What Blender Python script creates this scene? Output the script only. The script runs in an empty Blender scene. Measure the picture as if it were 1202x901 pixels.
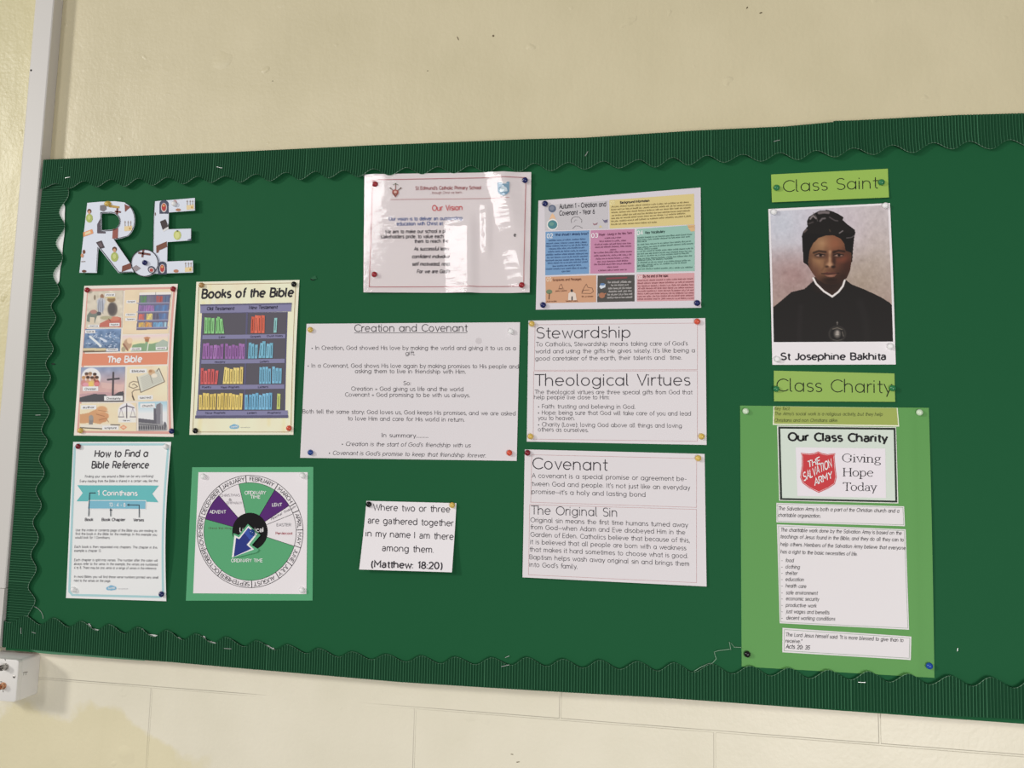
import bpy, bmesh, math, random
import numpy as np
from mathutils import Vector
from mathutils.geometry import tessellate_polygon
random.seed(7)
rng = np.random.default_rng(7)
SC = bpy.context.scene
COL = SC.collection

# ------------------------------------------------------------------ camera, world, lights, exposure
W, H = 1202, 901
FPX = 891.04
YAW, PITCH, ROLL = -0.16732, 0.0955, 0.02151
CAM = np.array([0.00392, -1.30985, 1.50857])
fw = np.array([math.sin(YAW)*math.cos(PITCH), math.cos(YAW)*math.cos(PITCH), math.sin(PITCH)])
rt0 = np.array([math.cos(YAW), -math.sin(YAW), 0.0])
up0 = np.cross(rt0, fw)
RT = rt0*math.cos(ROLL)+up0*math.sin(ROLL)
UP = -rt0*math.sin(ROLL)+up0*math.cos(ROLL)
cd = bpy.data.cameras.new('camera')
cam = bpy.data.objects.new('camera', cd)
COL.objects.link(cam)
cd.sensor_fit = 'HORIZONTAL'
cd.sensor_width = 36.0
cd.lens = 36.0*FPX/W
cd.clip_start = 0.01
from mathutils import Matrix
cam.matrix_world = Matrix(((RT[0], UP[0], -fw[0], CAM[0]), (RT[1], UP[1], -fw[1], CAM[1]),
                           (RT[2], UP[2], -fw[2], CAM[2]), (0, 0, 0, 1)))
SC.camera = cam

world = bpy.data.worlds.new('room_light')
SC.world = world
world.use_nodes = True
bg = world.node_tree.nodes['Background']
bg.inputs[0].default_value = (1.0, 0.97, 0.93, 1)
bg.inputs[1].default_value = 0.21


def area(name, loc, target, sx, sy, power, color):
    l = bpy.data.lights.new(name, 'AREA')
    l.shape = 'RECTANGLE'
    l.size, l.size_y = sx, sy
    l.energy = power
    l.color = color
    o = bpy.data.objects.new(name, l)
    COL.objects.link(o)
    o.location = loc
    d = Vector(target)-Vector(loc)
    o.rotation_euler = d.to_track_quat('-Z', 'Y').to_euler()
    return o


area('side_window_light', (-7.6, -5.0, 4.35), (-0.3, 0, 1.5), 0.95, 1.15, 310, (1.0, 0.97, 0.93))
area('rear_window_light', (-2.9, -5.2, 3.4), (-0.3, 0, 1.6), 1.0, 1.6, 50, (1.0, 0.97, 0.97))
area('low_fill_light', (1.15, -3.0, 0.75), (-0.1, 0, 1.3), 1.3, 1.0, 45, (1.0, 0.965, 0.95))  # added fill to brighten the lower wall, not a known window
SC.view_settings.view_transform = 'Standard'
SC.view_settings.look = 'None'
SC.view_settings.gamma = 1.0
SC.view_settings.use_curve_mapping = False
SC.view_settings.exposure = 0.0
KI = 0.80            # how bright a white surface on the board comes out

# ------------------------------------------------------------------ helpers
BOARD = 0.018


def px(x, y, d):
    D = (x-W/2)/FPX*RT-(y-H/2)/FPX*UP+fw
    t = (-d-CAM[1])/D[1]
    return CAM+D*t


def K(x0, y0, s):
    return lambda x, y: (x0+x/s, y0+y/s)


def lin(c):
    c = np.asarray(c, float)/255.0
    return np.where(c <= 0.04045, c/12.92, ((c+0.055)/1.055)**2.4)


def alb(c):
    v = lin(c)/KI
    g = np.asarray(v@np.array((0.2126, 0.7152, 0.0722)))[..., None]
    return np.clip(v*0.9+g*0.1, 0.004, 0.93)


MATS = {}


def mat(name, col, rough=0.6, spec=0.3, metal=0.0, coat=0.0, bump=None):
    if name in MATS:
        return MATS[name]
    m = bpy.data.materials.new(name)
    m.use_nodes = True
    b = m.node_tree.nodes['Principled BSDF']
    b.inputs['Base Color'].default_value = (*[float(v) for v in col], 1)
    b.inputs['Roughness'].default_value = rough
    b.inputs['Specular IOR Level'].default_value = spec
    b.inputs['Metallic'].default_value = metal
    b.inputs['Coat Weight'].default_value = coat
    if bump:
        sc, st, dist = bump
        nt = m.node_tree
        tc = nt.nodes.new('ShaderNodeTexCoord')
        n = nt.nodes.new('ShaderNodeTexNoise')
        n.inputs['Scale'].default_value = sc
        n.inputs['Detail'].default_value = 4
        bp = nt.nodes.new('ShaderNodeBump')
        bp.inputs['Strength'].default_value = st
        bp.inputs['Distance'].default_value = dist
        nt.links.new(tc.outputs['Object'], n.inputs['Vector'])
        nt.links.new(n.outputs['Fac'], bp.inputs['Height'])
        nt.links.new(bp.outputs['Normal'], b.inputs['Normal'])
    MATS[name] = m
    return m


def ink(c):
    return mat('ink_%d_%d_%d' % tuple(c), alb(c), 0.62, 0.2)


def paper(c, rough=0.6):
    return mat('paper_%d_%d_%d' % tuple(c), alb(c), rough, 0.25, bump=(18, 0.12, 0.004))


def picture_mat():
    if 'printed_picture' in MATS:
        return MATS['printed_picture']
    m = mat('printed_picture', (0.5, 0.5, 0.5), 0.55, 0.25)
    a = m.node_tree.nodes.new('ShaderNodeAttribute')
    a.attribute_name = 'print'
    m.node_tree.links.new(a.outputs['Color'], m.node_tree.nodes['Principled BSDF'].inputs['Base Color'])
    return m


def tag(o, label=None, cat=None, group=None, kind=None):
    if label:
        o['label'] = label
    if cat:
        o['category'] = cat
    if group:
        o['group'] = group
    if kind:
        o['kind'] = kind
    return o


def link(name, verts, faces, mats, parent=None, fm=None, smooth=False, loc=None):
    me = bpy.data.meshes.new(name)
    me.from_pydata([tuple(map(float, v)) for v in verts], [], [tuple(f) for f in faces])
    for m in (mats if isinstance(mats, (list, tuple)) else [mats]):
        me.materials.append(m)
    if fm is not None:
        me.polygons.foreach_set('material_index', fm)
    if smooth:
        me.polygons.foreach_set('use_smooth', [True]*len(me.polygons))
    me.update()
    o = bpy.data.objects.new(name, me)
    COL.objects.link(o)
    if parent:
        o.parent = parent
    if loc is not None:
        o.location = loc
    return o


def empty(name, loc):
    o = bpy.data.objects.new(name, None)
    COL.objects.link(o)
    o.location = [float(v) for v in loc]
    o.empty_display_size = 0.05
    return o


class MB:
    """collects simple solids into one mesh"""

    def __init__(self):
        self.v, self.f, self.m = [], [], []

    def add(self, vs, fs, mi=0):
        b = len(self.v)
        self.v += [tuple(v) for v in vs]
        self.f += [tuple(i+b for i in f) for f in fs]
        self.m += [mi]*len(fs)

    def prism(self, pts, y0, y1, mi=0):
        """closed outline (x,z) given depth from y0 (back) to y1 (front)"""
        n = len(pts)
        vs = [(p[0], y0, p[1]) for p in pts]+[(p[0], y1, p[1]) for p in pts]
        tri = tessellate_polygon([[Vector((p[0], p[1], 0)) for p in pts]])
        fs = [tuple(t) for t in tri]+[tuple(i+n for i in t) for t in tri]
        fs += [(i, (i+1) % n, (i+1) % n+n, i+n) for i in range(n)]
        self.add(vs, fs, mi)

    def lathe(self, prof, c, n=20, mi=0):
        """profile of (radius, out) spun about the -Y axis through c"""
        vs, fs = [], []
        for r, o in prof:
            for k in range(n):
                a = 2*math.pi*k/n
                vs.append((c[0]+r*math.cos(a), c[1]-o, c[2]+r*math.sin(a)))
        for i in range(len(prof)-1):
            for k in range(n):
                fs.append((i*n+k, i*n+(k+1) % n, (i+1)*n+(k+1) % n, (i+1)*n+k))
        fs.append(tuple(range(n)))
        fs.append(tuple(range((len(prof)-1)*n, len(prof)*n)))
        self.add(vs, fs, mi)

    def tube(self, pts, r, n=6, mi=0):
        pts = [np.array(p, float) for p in pts]
        vs, fs = [], []
        for i, p in enumerate(pts):
            t = pts[min(i+1, len(pts)-1)]-pts[max(i-1, 0)]
            t = t/np.linalg.norm(t)
            a = np.cross(t, (0, 1, 0.013))
            if np.linalg.norm(a) < 1e-4:
                a = np.cross(t, (1, 0, 0))
            a /= np.linalg.norm(a)
            b = np.cross(t, a)
            for k in range(n):
                q = 2*math.pi*k/n
                vs.append(p+r*(a*math.cos(q)+b*math.sin(q)))
        for i in range(len(pts)-1):
            for k in range(n):
                fs.append((i*n+k, i*n+(k+1) % n, (i+1)*n+(k+1) % n, (i+1)*n+k))
        fs += [tuple(range(n)), tuple(range((len(pts)-1)*n, len(pts)*n))]
        self.add(vs, fs, mi)

    def build(self, name, mats, parent=None, smooth=False, loc=None):
        off = np.array(loc) if loc is not None else np.zeros(3)
        o = link(name, [np.array(v)-off for v in self.v], self.f, mats, parent, self.m, smooth, None if parent else loc)
        if smooth:
            bm = bmesh.new()
            bm.from_mesh(o.data)
            bmesh.ops.recalc_face_normals(bm, faces=bm.faces)
            for e in bm.edges:
                if len(e.link_faces) == 2 and e.calc_face_angle() > 0.7:
                    e.smooth = False
            bm.to_mesh(o.data)
            bm.free()
        return o


# ------------------------------------------------------------------ a rounded stroke alphabet
GL = {}


def _g(spec):
    for line in spec.strip().split('\n'):
        ch, adv, body = line.split(' ', 2)
        st = []
        for part in body.split(';'):
            t = part.split()
            v = list(map(float, t[1:]))
            if t[0] == 'L':
                st.append([(v[i], v[i+1]) for i in range(0, len(v), 2)])
            elif t[0] == 'A':
                cx, cy, rx, ry, a0, a1 = v
                n = max(3, int(abs(a1-a0)/24))
                st.append([(cx+rx*math.cos(math.radians(a0+(a1-a0)*i/n)),
                            cy+ry*math.sin(math.radians(a0+(a1-a0)*i/n))) for i in range(n+1)])
        GL[ch] = (float(adv), st)


_g('''a .92 A .33 .35 .33 .35 0 360;L .66 .7 .66 0
b .92 A .33 .35 .33 .35 0 360;L 0 1.05 0 0
c .74 A .33 .35 .33 .35 50 310
d .92 A .33 .35 .33 .35 0 360;L .66 1.05 .66 0
e .88 L .01 .36 .65 .36;A .33 .35 .33 .35 3 312
f .44 A .34 .84 .18 .21 70 180;L .16 .84 .16 0;L 0 .66 .34 .66
g .92 A .33 .35 .33 .35 0 360;L .66 .7 .66 0;A .33 0 .33 .28 0 -150
h .84 L 0 1.05 0 0;A .29 .41 .29 .29 180 0;L .58 .41 .58 0
i .28 L 0 .7 0 0;L 0 .93 0 .97
j .36 L .12 .7 .12 -.1;A -.02 -.1 .14 .16 0 -90;L .12 .93 .12 .97
k .68 L 0 1.05 0 0;L .48 .7 0 .27;L .18 .43 .52 0
l .36 L 0 1.05 0 .12;A .12 .12 .12 .12 180 270
m 1.14 L 0 .7 0 0;A .22 .46 .22 .24 180 0;L .44 .46 .44 0;A .66 .46 .22 .24 180 0;L .88 .46 .88 0
n .84 L 0 .7 0 0;A .29 .41 .29 .29 180 0;L .58 .41 .58 0
o .92 A .33 .35 .33 .35 0 360
p .92 A .33 .35 .33 .35 0 360;L 0 .7 0 -.3
q .92 A .33 .35 .33 .35 0 360;L .66 .7 .66 -.3
r .5 L 0 .7 0 0;A .26 .42 .26 .28 180 70
s .66 A .24 .53 .22 .17 40 270;A .24 .18 .23 .18 90 -140
t .5 L .16 .95 .16 .14;A .3 .14 .14 .14 180 280;L 0 .68 .36 .68
u .84 L 0 .7 0 .29;A .29 .29 .29 .29 180 360;L .58 .7 .58 0
v .72 L 0 .7 .28 0 .56 .7
w 1.04 L 0 .7 .22 0 .44 .62 .66 0 .88 .7
x .66 L 0 .7 .5 0;L .5 .7 0 0
y .72 L 0 .7 .29 .02;L .58 .7 .18 -.3
z .66 L 0 .7 .5 .7 0 0 .5 0
A .9 L 0 0 .38 1 .76 0;L .13 .34 .63 .34
B .86 L 0 0 0 1 .36 1;A .36 .76 .24 .24 90 -90;L 0 .52 .38 .52;A .38 .26 .27 .26 90 -90;L .38 0 0 0
C 1.02 A .5 .5 .5 .5 45 315
D .95 L .3 0 0 0 0 1 .3 1;A .3 .5 .45 .5 90 -90
E .76 L .56 1 0 1 0 0 .56 0;L 0 .52 .5 .52
F .7 L .54 1 0 1 0 0;L 0 .5 .48 .5
G 1.18 A .5 .5 .5 .5 45 360;L 1 .5 .58 .5
H .96 L 0 0 0 1;L .7 0 .7 1;L 0 .52 .7 .52
I .3 L 0 0 0 1
J .62 L .4 1 .4 .25;A .18 .25 .22 .25 0 -150
K .8 L 0 0 0 1;L .6 1 0 .4;L .22 .58 .64 0
L .68 L 0 1 0 0 .52 0
M 1.1 L 0 0 0 1 .42 .4 .84 1 .84 0
N .94 L 0 0 0 1 .68 0 .68 1
O 1.2 A .5 .5 .5 .5 0 360
P .78 L 0 0 0 1 .34 1;A .34 .73 .28 .27 90 -90;L .34 .46 0 .46
R .82 L 0 0 0 1 .34 1;A .34 .73 .28 .27 90 -90;L .34 .46 0 .46;L .34 .46 .62 0
S .84 A .33 .75 .3 .25 35 270;A .33 .25 .32 .25 90 -145
T .88 L 0 1 .76 1;L .38 1 .38 0
U .92 L 0 1 0 .34;A .34 .34 .34 .34 180 360;L .68 .34 .68 1
V .9 L 0 1 .38 0 .76 1
W 1.26 L 0 1 .28 0 .56 .9 .84 0 1.12 1
Y .84 L 0 1 .36 .5 .72 1;L .36 .5 .36 0
0 .84 A .3 .5 .3 .5 0 360
1 .5 L 0 .8 .22 1 .22 0
2 .8 A .28 .7 .28 .3 165 -35;L .51 .53 0 0 .6 0
3 .76 A .26 .74 .25 .26 150 -90;A .26 .24 .28 .24 90 -150
4 .84 L .46 0 .46 1 0 .28 .64 .28
5 .78 L .52 1 .08 1 .04 .56;A .26 .32 .3 .32 130 -140
6 .84 A .3 .31 .3 .31 0 360;L .02 .4 .36 1
8 .8 A .28 .75 .23 .25 0 360;A .28 .25 .28 .25 0 360
. .28 L 0 0 0 .1
, .28 L .05 .1 0 -.16
: .28 L 0 0 0 .11;L 0 .5 0 .61
' .22 L .03 1.05 0 .8
" .38 L .03 1.05 0 .8;L .19 1.05 .16 .8
- .5 L .03 .36 .32 .36
— .98 L 0 .36 .84 .36
= .66 L 0 .46 .46 .46;L 0 .24 .46 .24
( .42 A .36 .4 .36 .72 125 235
) .42 A -.14 .4 .36 .72 55 -55
! .26 L 0 1 0 .3;L 0 0 0 .1
• .5 A .1 .36 .1 .1 0 360;L .04 .36 .16 .36
& .9 L .72 0 .2 .62;A .32 .8 .18 .18 215 -20;L .47 .74 .12 .42;A .28 .24 .28 .24 125 330;L .52 .14 .72 .44
– .6 L .03 .36 .5 .36
? .7 A .26 .76 .25 .24 160 -60;L .3 .5 .26 .28;L .26 0 .26 .1''')
# a seriffed handful with thick and thin strokes
SERIF = {}
_keep = dict(GL)
GL.clear()
_g('''G 1.16 A .5 .5 .5 .52 48 312;L .9 .86 .9 .62;L .88 .42 .88 .14;L .66 .42 1.02 .42
i .36 L .1 .66 .1 0;L -.06 .62 .1 .66;L -.06 0 .28 0;L .1 .9 .1 .97
v .72 L .04 .68 .32 0 .6 .68;L -.1 .68 .2 .68;L .46 .68 .76 .68
n .84 L .1 .66 .1 0;A .34 .4 .24 .27 180 0;L .58 .4 .58 0;L -.06 .62 .1 .66;L -.06 0 .26 0;L .44 0 .74 0
g .74 A .28 .46 .23 .22 0 360;L .46 .62 .66 .68;A .28 .1 .2 .13 120 250;A .3 -.16 .3 .17 80 440
H 1.06 L .12 0 .12 1;L .82 0 .82 1;L .12 .52 .82 .52;L -.04 0 .28 0;L -.04 1 .28 1;L .66 0 .98 0;L .66 1 .98 1
o .78 A .33 .34 .31 .35 0 360
p .84 L .1 .68 .1 -.3;A .36 .34 .3 .34 150 -150;L -.06 .64 .1 .68;L -.06 -.3 .3 -.3
e .7 A .32 .34 .3 .35 10 320;L .04 .4 .6 .42
T .9 L .42 1 .42 0;L 0 1 .84 1;L 0 1 0 .84;L .84 1 .84 .84;L .24 0 .6 0
d .86 A .34 .34 .3 .34 30 330;L .62 1.04 .62 .08 .76 0;L .46 1 .62 1.04
a .7 A .26 .5 .22 .18 165 0;L .48 .5 .48 .1 .62 0;A .26 .2 .23 .2 60 320;L .36 .4 .48 .42
y .72 L .04 .68 .34 .02;L .6 .68 .2 -.3;L -.1 .68 .2 .68;L .46 .68 .76 .68''')
SERIF.update(GL)
GL.clear()
_g('''a .76 A .27 .49 .23 .21 160 0;L .5 .49 .5 0;A .25 .2 .23 .2 55 350;L .36 .4 .5 .42
l .26 L 0 1.05 0 0
t .46 L .16 .92 .16 .14;A .3 .14 .14 .14 180 290;L 0 .68 .36 .68
o .84 A .31 .35 .31 .35 0 360
b .84 A .31 .35 .31 .35 0 360;L 0 1.05 0 0
d .86 A .31 .35 .31 .35 0 360;L .62 1.05 .62 0
p .84 A .31 .35 .31 .35 0 360;L 0 .7 0 -.3
g .86 A .31 .35 .31 .35 0 360;L .62 .7 .62 -.02;A .33 -.02 .29 .27 0 -145
e .8 L .01 .37 .6 .37;A .31 .35 .31 .35 5 315
C .9 A .45 .5 .45 .5 48 312
G 1.0 A .45 .5 .45 .5 45 325;L .52 .48 .86 .48 .86 .14
O 1.06 A .45 .5 .45 .5 0 360''')
SANS = dict(_keep)
SANS.update(GL)
GL.clear()
GL.update(_keep)


def stroke_poly(pts, w, contrast=0.0, caps=True):
    """ribbon of quads along pts; returns (verts2d, faces)"""
    p = [pts[0]]
    for q in pts[1:]:
        if abs(q[0]-p[-1][0])+abs(q[1]-p[-1][1]) > 1e-6:
            p.append(q)
    p = np.array(p, float)
    if len(p) < 2:
        return [], []
    closed = len(p) > 3 and np.hypot(*(p[0]-p[-1])) < 1e-4
    seg = p[1:]-p[:-1]
    seg /= np.linalg.norm(seg, axis=1)[:, None]
    v, f = [], []
    for i in range(len(p)):
        if closed and i in (0, len(p)-1):
            a, b = seg[-1], seg[0]
        else:
            a, b = seg[max(i-1, 0)], seg[min(i, len(seg)-1)]
        t = a+b
        L = np.linalg.norm(t)
        t = t/L if L > 1e-6 else a
        k = 1/max(0.5, L/2)
        ww = w*(1-contrast*abs(t[0]))*0.5*k
        n = np.array((-t[1], t[0]))*ww
        v += [p[i]+n, p[i]-n]
    for i in range(len(p)-1):
        f.append((2*i, 2*i+1, 2*i+3, 2*i+2))
    if caps and not closed:
        for e, t in ((0, -seg[0]), (len(p)-1, seg[-1])):
            ww = w*0.5*(1-contrast*abs(t[0]))
            n = np.array((-t[1], t[0]))
            b = len(v)
            v += [p[e]+n*ww*math.cos(a)+t*ww*math.sin(a) for a in np.linspace(0, math.pi, 5)]
            f.append(tuple(range(b, b+5)))
    return v, f


def stroke_text(s, weight=0.1, table=None, contrast=0.0, italic=0.0, caps=True):
    V, F, x = [], [], 0.0
    T = table or GL
    for ch in s:
        if ch == ' ':
            x += 0.54
            continue
        if ch not in T:
            ch2 = ch if ch in GL else '.'
            adv, st = GL[ch2]
        else:
            adv, st = T[ch]
        for pts in st:
            v, f = stroke_poly(pts, weight, contrast, caps)
            b = len(V)
            V += [(q[0]+x+italic*q[1], q[1]) for q in v]
            F += [tuple(i+b for i in g) for g in f]
        x += adv
    return V, F, x-0.22


def scribble(width_over_height, seed=0):
    """rows of illegible small print: humped strokes broken into words"""
    r = random.Random(seed)
    V, F, x = [], [], 0.0
    while x < width_over_height:
        wl = r.uniform(1.2, 4.6)
        n = int(wl/0.3)
        pts = []
        for i in range(n):
            h = r.choice((0.7, 0.7, 0.66, 1.0, 0.7, -0.2 if r.random() < .3 else .7))
            pts += [(x, 0.0), (x+0.02, h), (x+.2, h*0.92), (x+.22, 0)]
            x += 0.36
        if len(pts) > 1:
            v, f = stroke_poly(pts, 0.085, 0, False)
            b = len(V)
            V += [(q[0], q[1]) for q in v]
            F += [tuple(i+b for i in g) for g in f]
        x += 0.42
    return V, F, x-0.42


# ------------------------------------------------------------------ sheets and what is printed on them
EPS = 0.00022


class Sheet:
    base = 0

    def __init__(self, name, label, cat, corners, col, curl=None, d=BOARD+0.0016, parent=None, part_name='paper',
                 group=None, n=(12, 14), rough=0.6, lift0=0.0, material=None, root=None, shape=None):
        self.c2 = [np.array(c, float) for c in corners]
        self.d = d
        self.curl = curl
        P = [px(c[0], c[1], d) for c in corners]
        self.P = P
        ctr = sum(P)/4
        if parent is None:
            if root is None:
                root = empty(name, ctr)
                tag(root, label, cat, group)
            self.root, self.org = root, np.array(root.location)
            up = root
        else:
            self.root, self.org = parent.root, parent.org
            up = parent.root
        self.A = np.linalg.inv(np.array([[P[1][0]-P[0][0], P[3][0]-P[0][0]], [P[1][2]-P[0][2], P[3][2]-P[0][2]]]))
        nx, ny = n
        th = 0.0003
        vs, fs = [], []
        for k, back in enumerate((0, 1)):
            for j in range(ny+1):
                for i in range(nx+1):
                    u, v = i/nx, j/ny
                    q = self.c2[0]*(1-u)*(1-v)+self.c2[1]*u*(1-v)+self.c2[2]*u*v+self.c2[3]*(1-u)*v
                    p = self.at(q[0], q[1], 0)
                    p = p+np.array((0, th*back, 0))
                    vs.append(p)
        N = (nx+1)*(ny+1)
        for j in range(ny):
            for i in range(nx):
                a = j*(nx+1)+i
                fs.append((a, a+1, a+nx+2, a+nx+1))
                fs.append((N+a, N+a+nx+1, N+a+nx+2, N+a+1))
        rim = [i for i in range(nx)]+[(nx)+j*(nx+1) for j in range(ny)] + \
              [ny*(nx+1)+nx-i for i in range(nx)]+[(ny-j)*(nx+1) for j in range(ny)]
        for a, b in zip(rim, rim[1:]+rim[:1]):
            fs.append((a, N+a, N+b, b))
        self.obj = link(part_name, vs, fs, material or paper(col, rough), up, smooth=True)
        me = self.obj.data
        bm = bmesh.new()
        bm.from_mesh(me)
        for e in bm.edges:
            if len(e.link_faces) == 2 and e.calc_face_angle() > 0.7:
                e.smooth = False
        bm.to_mesh(me)
        bm.free()
        if parent is not None and label:
            self.obj['label'] = label

    def uv(self, P):
        w = self.A @ np.array([P[0]-self.P[0][0], P[2]-self.P[0][2]])
        return min(max(w[0], -0.05), 1.05), min(max(w[1], -0.05), 1.05)

    def at(self, x, y, layer=1):
        """point of the sheet under photo position (x, y), raised by print layers"""
        P = px(x, y, self.d)
        off = (layer+self.base)*EPS if layer > 0 else 0.0
        if self.curl:
            off += self.curl(*self.uv(P))
        return P+np.array((0, -off, 0))-self.org

    def part(self, name, label=None, under=None):
        return Part(self, name, label, under)


class Part:
    def __init__(self, sheet, name, label=None, under=None):
        self.s, self.name, self.label = sheet, name, label
        self.under = under
        self.v, self.f, self.m, self.mats = [], [], [], []
        self.layer = 1
        self.k = lambda x, y: (x, y)

    def crop(self, k):
        self.k = k
        return self

    def mi(self, c):
        m = ink(c) if not isinstance(c, bpy.types.Material) else c
        if m not in self.mats:
            self.mats.append(m)
        return self.mats.index(m)

    def raw(self, V2, F, c, layer=None):
        """V2 already in photo pixels"""
        L = layer or self.layer
        b = len(self.v)
        self.v += [self.s.at(q[0], q[1], L) for q in V2]
        self.f += [tuple(i+b for i in g) for g in F]
        self.m += [self.mi(c)]*len(F)
        return self

    def quad(self, corners, c, layer=None, n=(6, 6)):
        q = [np.array(self.k(*p), float) for p in corners]
        nx, ny = n
        V = [q[0]*(1-u)*(1-v)+q[1]*u*(1-v)+q[2]*u*v+q[3]*(1-u)*v
             for v in np.linspace(0, 1, ny+1) for u in np.linspace(0, 1, nx+1)]
        F = [(j*(nx+1)+i, j*(nx+1)+i+1, (j+1)*(nx+1)+i+1, (j+1)*(nx+1)+i) for j in range(ny) for i in range(nx)]
        return self.raw(V, F, c, layer)

    def poly(self, pts, c, layer=None):
        q = [self.k(*p) for p in pts]
        tri = tessellate_polygon([[Vector((p[0], p[1], 0)) for p in q]])
        return self.raw(q, [tuple(t) for t in tri], c, layer)

    def disc(self, x, y, rx, ry, c, layer=None, n=20, rot=0.0):
        cr, sr = math.cos(rot), math.sin(rot)
        pts = []
        for i in range(n):
            a, b = rx*math.cos(2*math.pi*i/n), ry*math.sin(2*math.pi*i/n)
            pts.append((x+a*cr-b*sr, y+a*sr+b*cr))
        return self.poly(pts, c, layer)

    def line(self, pts, w, c, layer=None, closed=False, caps=False):
        """w in photo pixels"""
        q = [self.k(*p) for p in pts]
        if closed:
            q = q+[q[0]]
        d = []
        for a, b in zip(q, q[1:]):
            n = max(1, int(math.hypot(b[0]-a[0], b[1]-a[1])/9))
            d += [(a[0]+(b[0]-a[0])*i/n, a[1]+(b[1]-a[1])*i/n) for i in range(n)]
        d.append(q[-1])
        V, F = stroke_poly(d, w, 0, caps)
        return self.raw(V, F, c, layer)

    def text(self, s, x0, y0, x1, y1, cap, c, font='font', bold=0.0, italic=0.0, weight=0.1, contrast=0.0,
             lean=0.0, layer=None, res=2, caps=True):
        """one line of writing, baseline from (x0,y0) to (x1,y1), capitals cap tall (crop units)"""
        if font == 'font':
            V, F, w = stroke_text(s, 0.13+bold*3.6, SANS, 0, italic, False)
        elif font == 'kid':
            V, F, w = stroke_text(s, 0.13+bold*3.6, GL, 0, italic, False)
        elif font == 'round':
            V, F, w = stroke_text(s, weight, None, 0, italic, caps)
        elif font == 'serif':
            V, F, w = stroke_text(s, weight, SERIF, contrast, italic, False)
        else:
            V, F, w = scribble((math.hypot(x1-x0, y1-y0))/cap, hash((round(x0), round(y0))) % 9999)
        a = np.array((x0, y0), float)
        e = (np.array((x1, y1), float)-a)/w
        u = np.array((lean, -1.0))*cap
        out = [self.k(*(a+e*g[0]+u*g[1])) for g in V]
        return self.raw(out, F, c, layer)

    def arc_text(self, s, cx, cy, r, ry, a_mid, cap, c, squeeze=1.0, layer=None):
        """writing around a ring, feet inward; angles in degrees, anticlockwise from right"""
        V, F, w = stroke_text(s, 0.13, SANS, 0, 0, False)
        out = []
        for g in V:
            th = math.radians(a_mid)-(g[0]-w/2)*cap*squeeze/r
            R = g[1]*cap
            out.append(self.k(cx+(r+R)*math.cos(th), cy-(r+R)*ry*math.sin(th)))
        return self.raw(out, F, c, layer)

    def build(self):
        o = link(self.name, self.v, self.f, self.mats, self.under or self.s.root, self.m)
        if self.label:
            o['label'] = self.label
        return o


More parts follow.
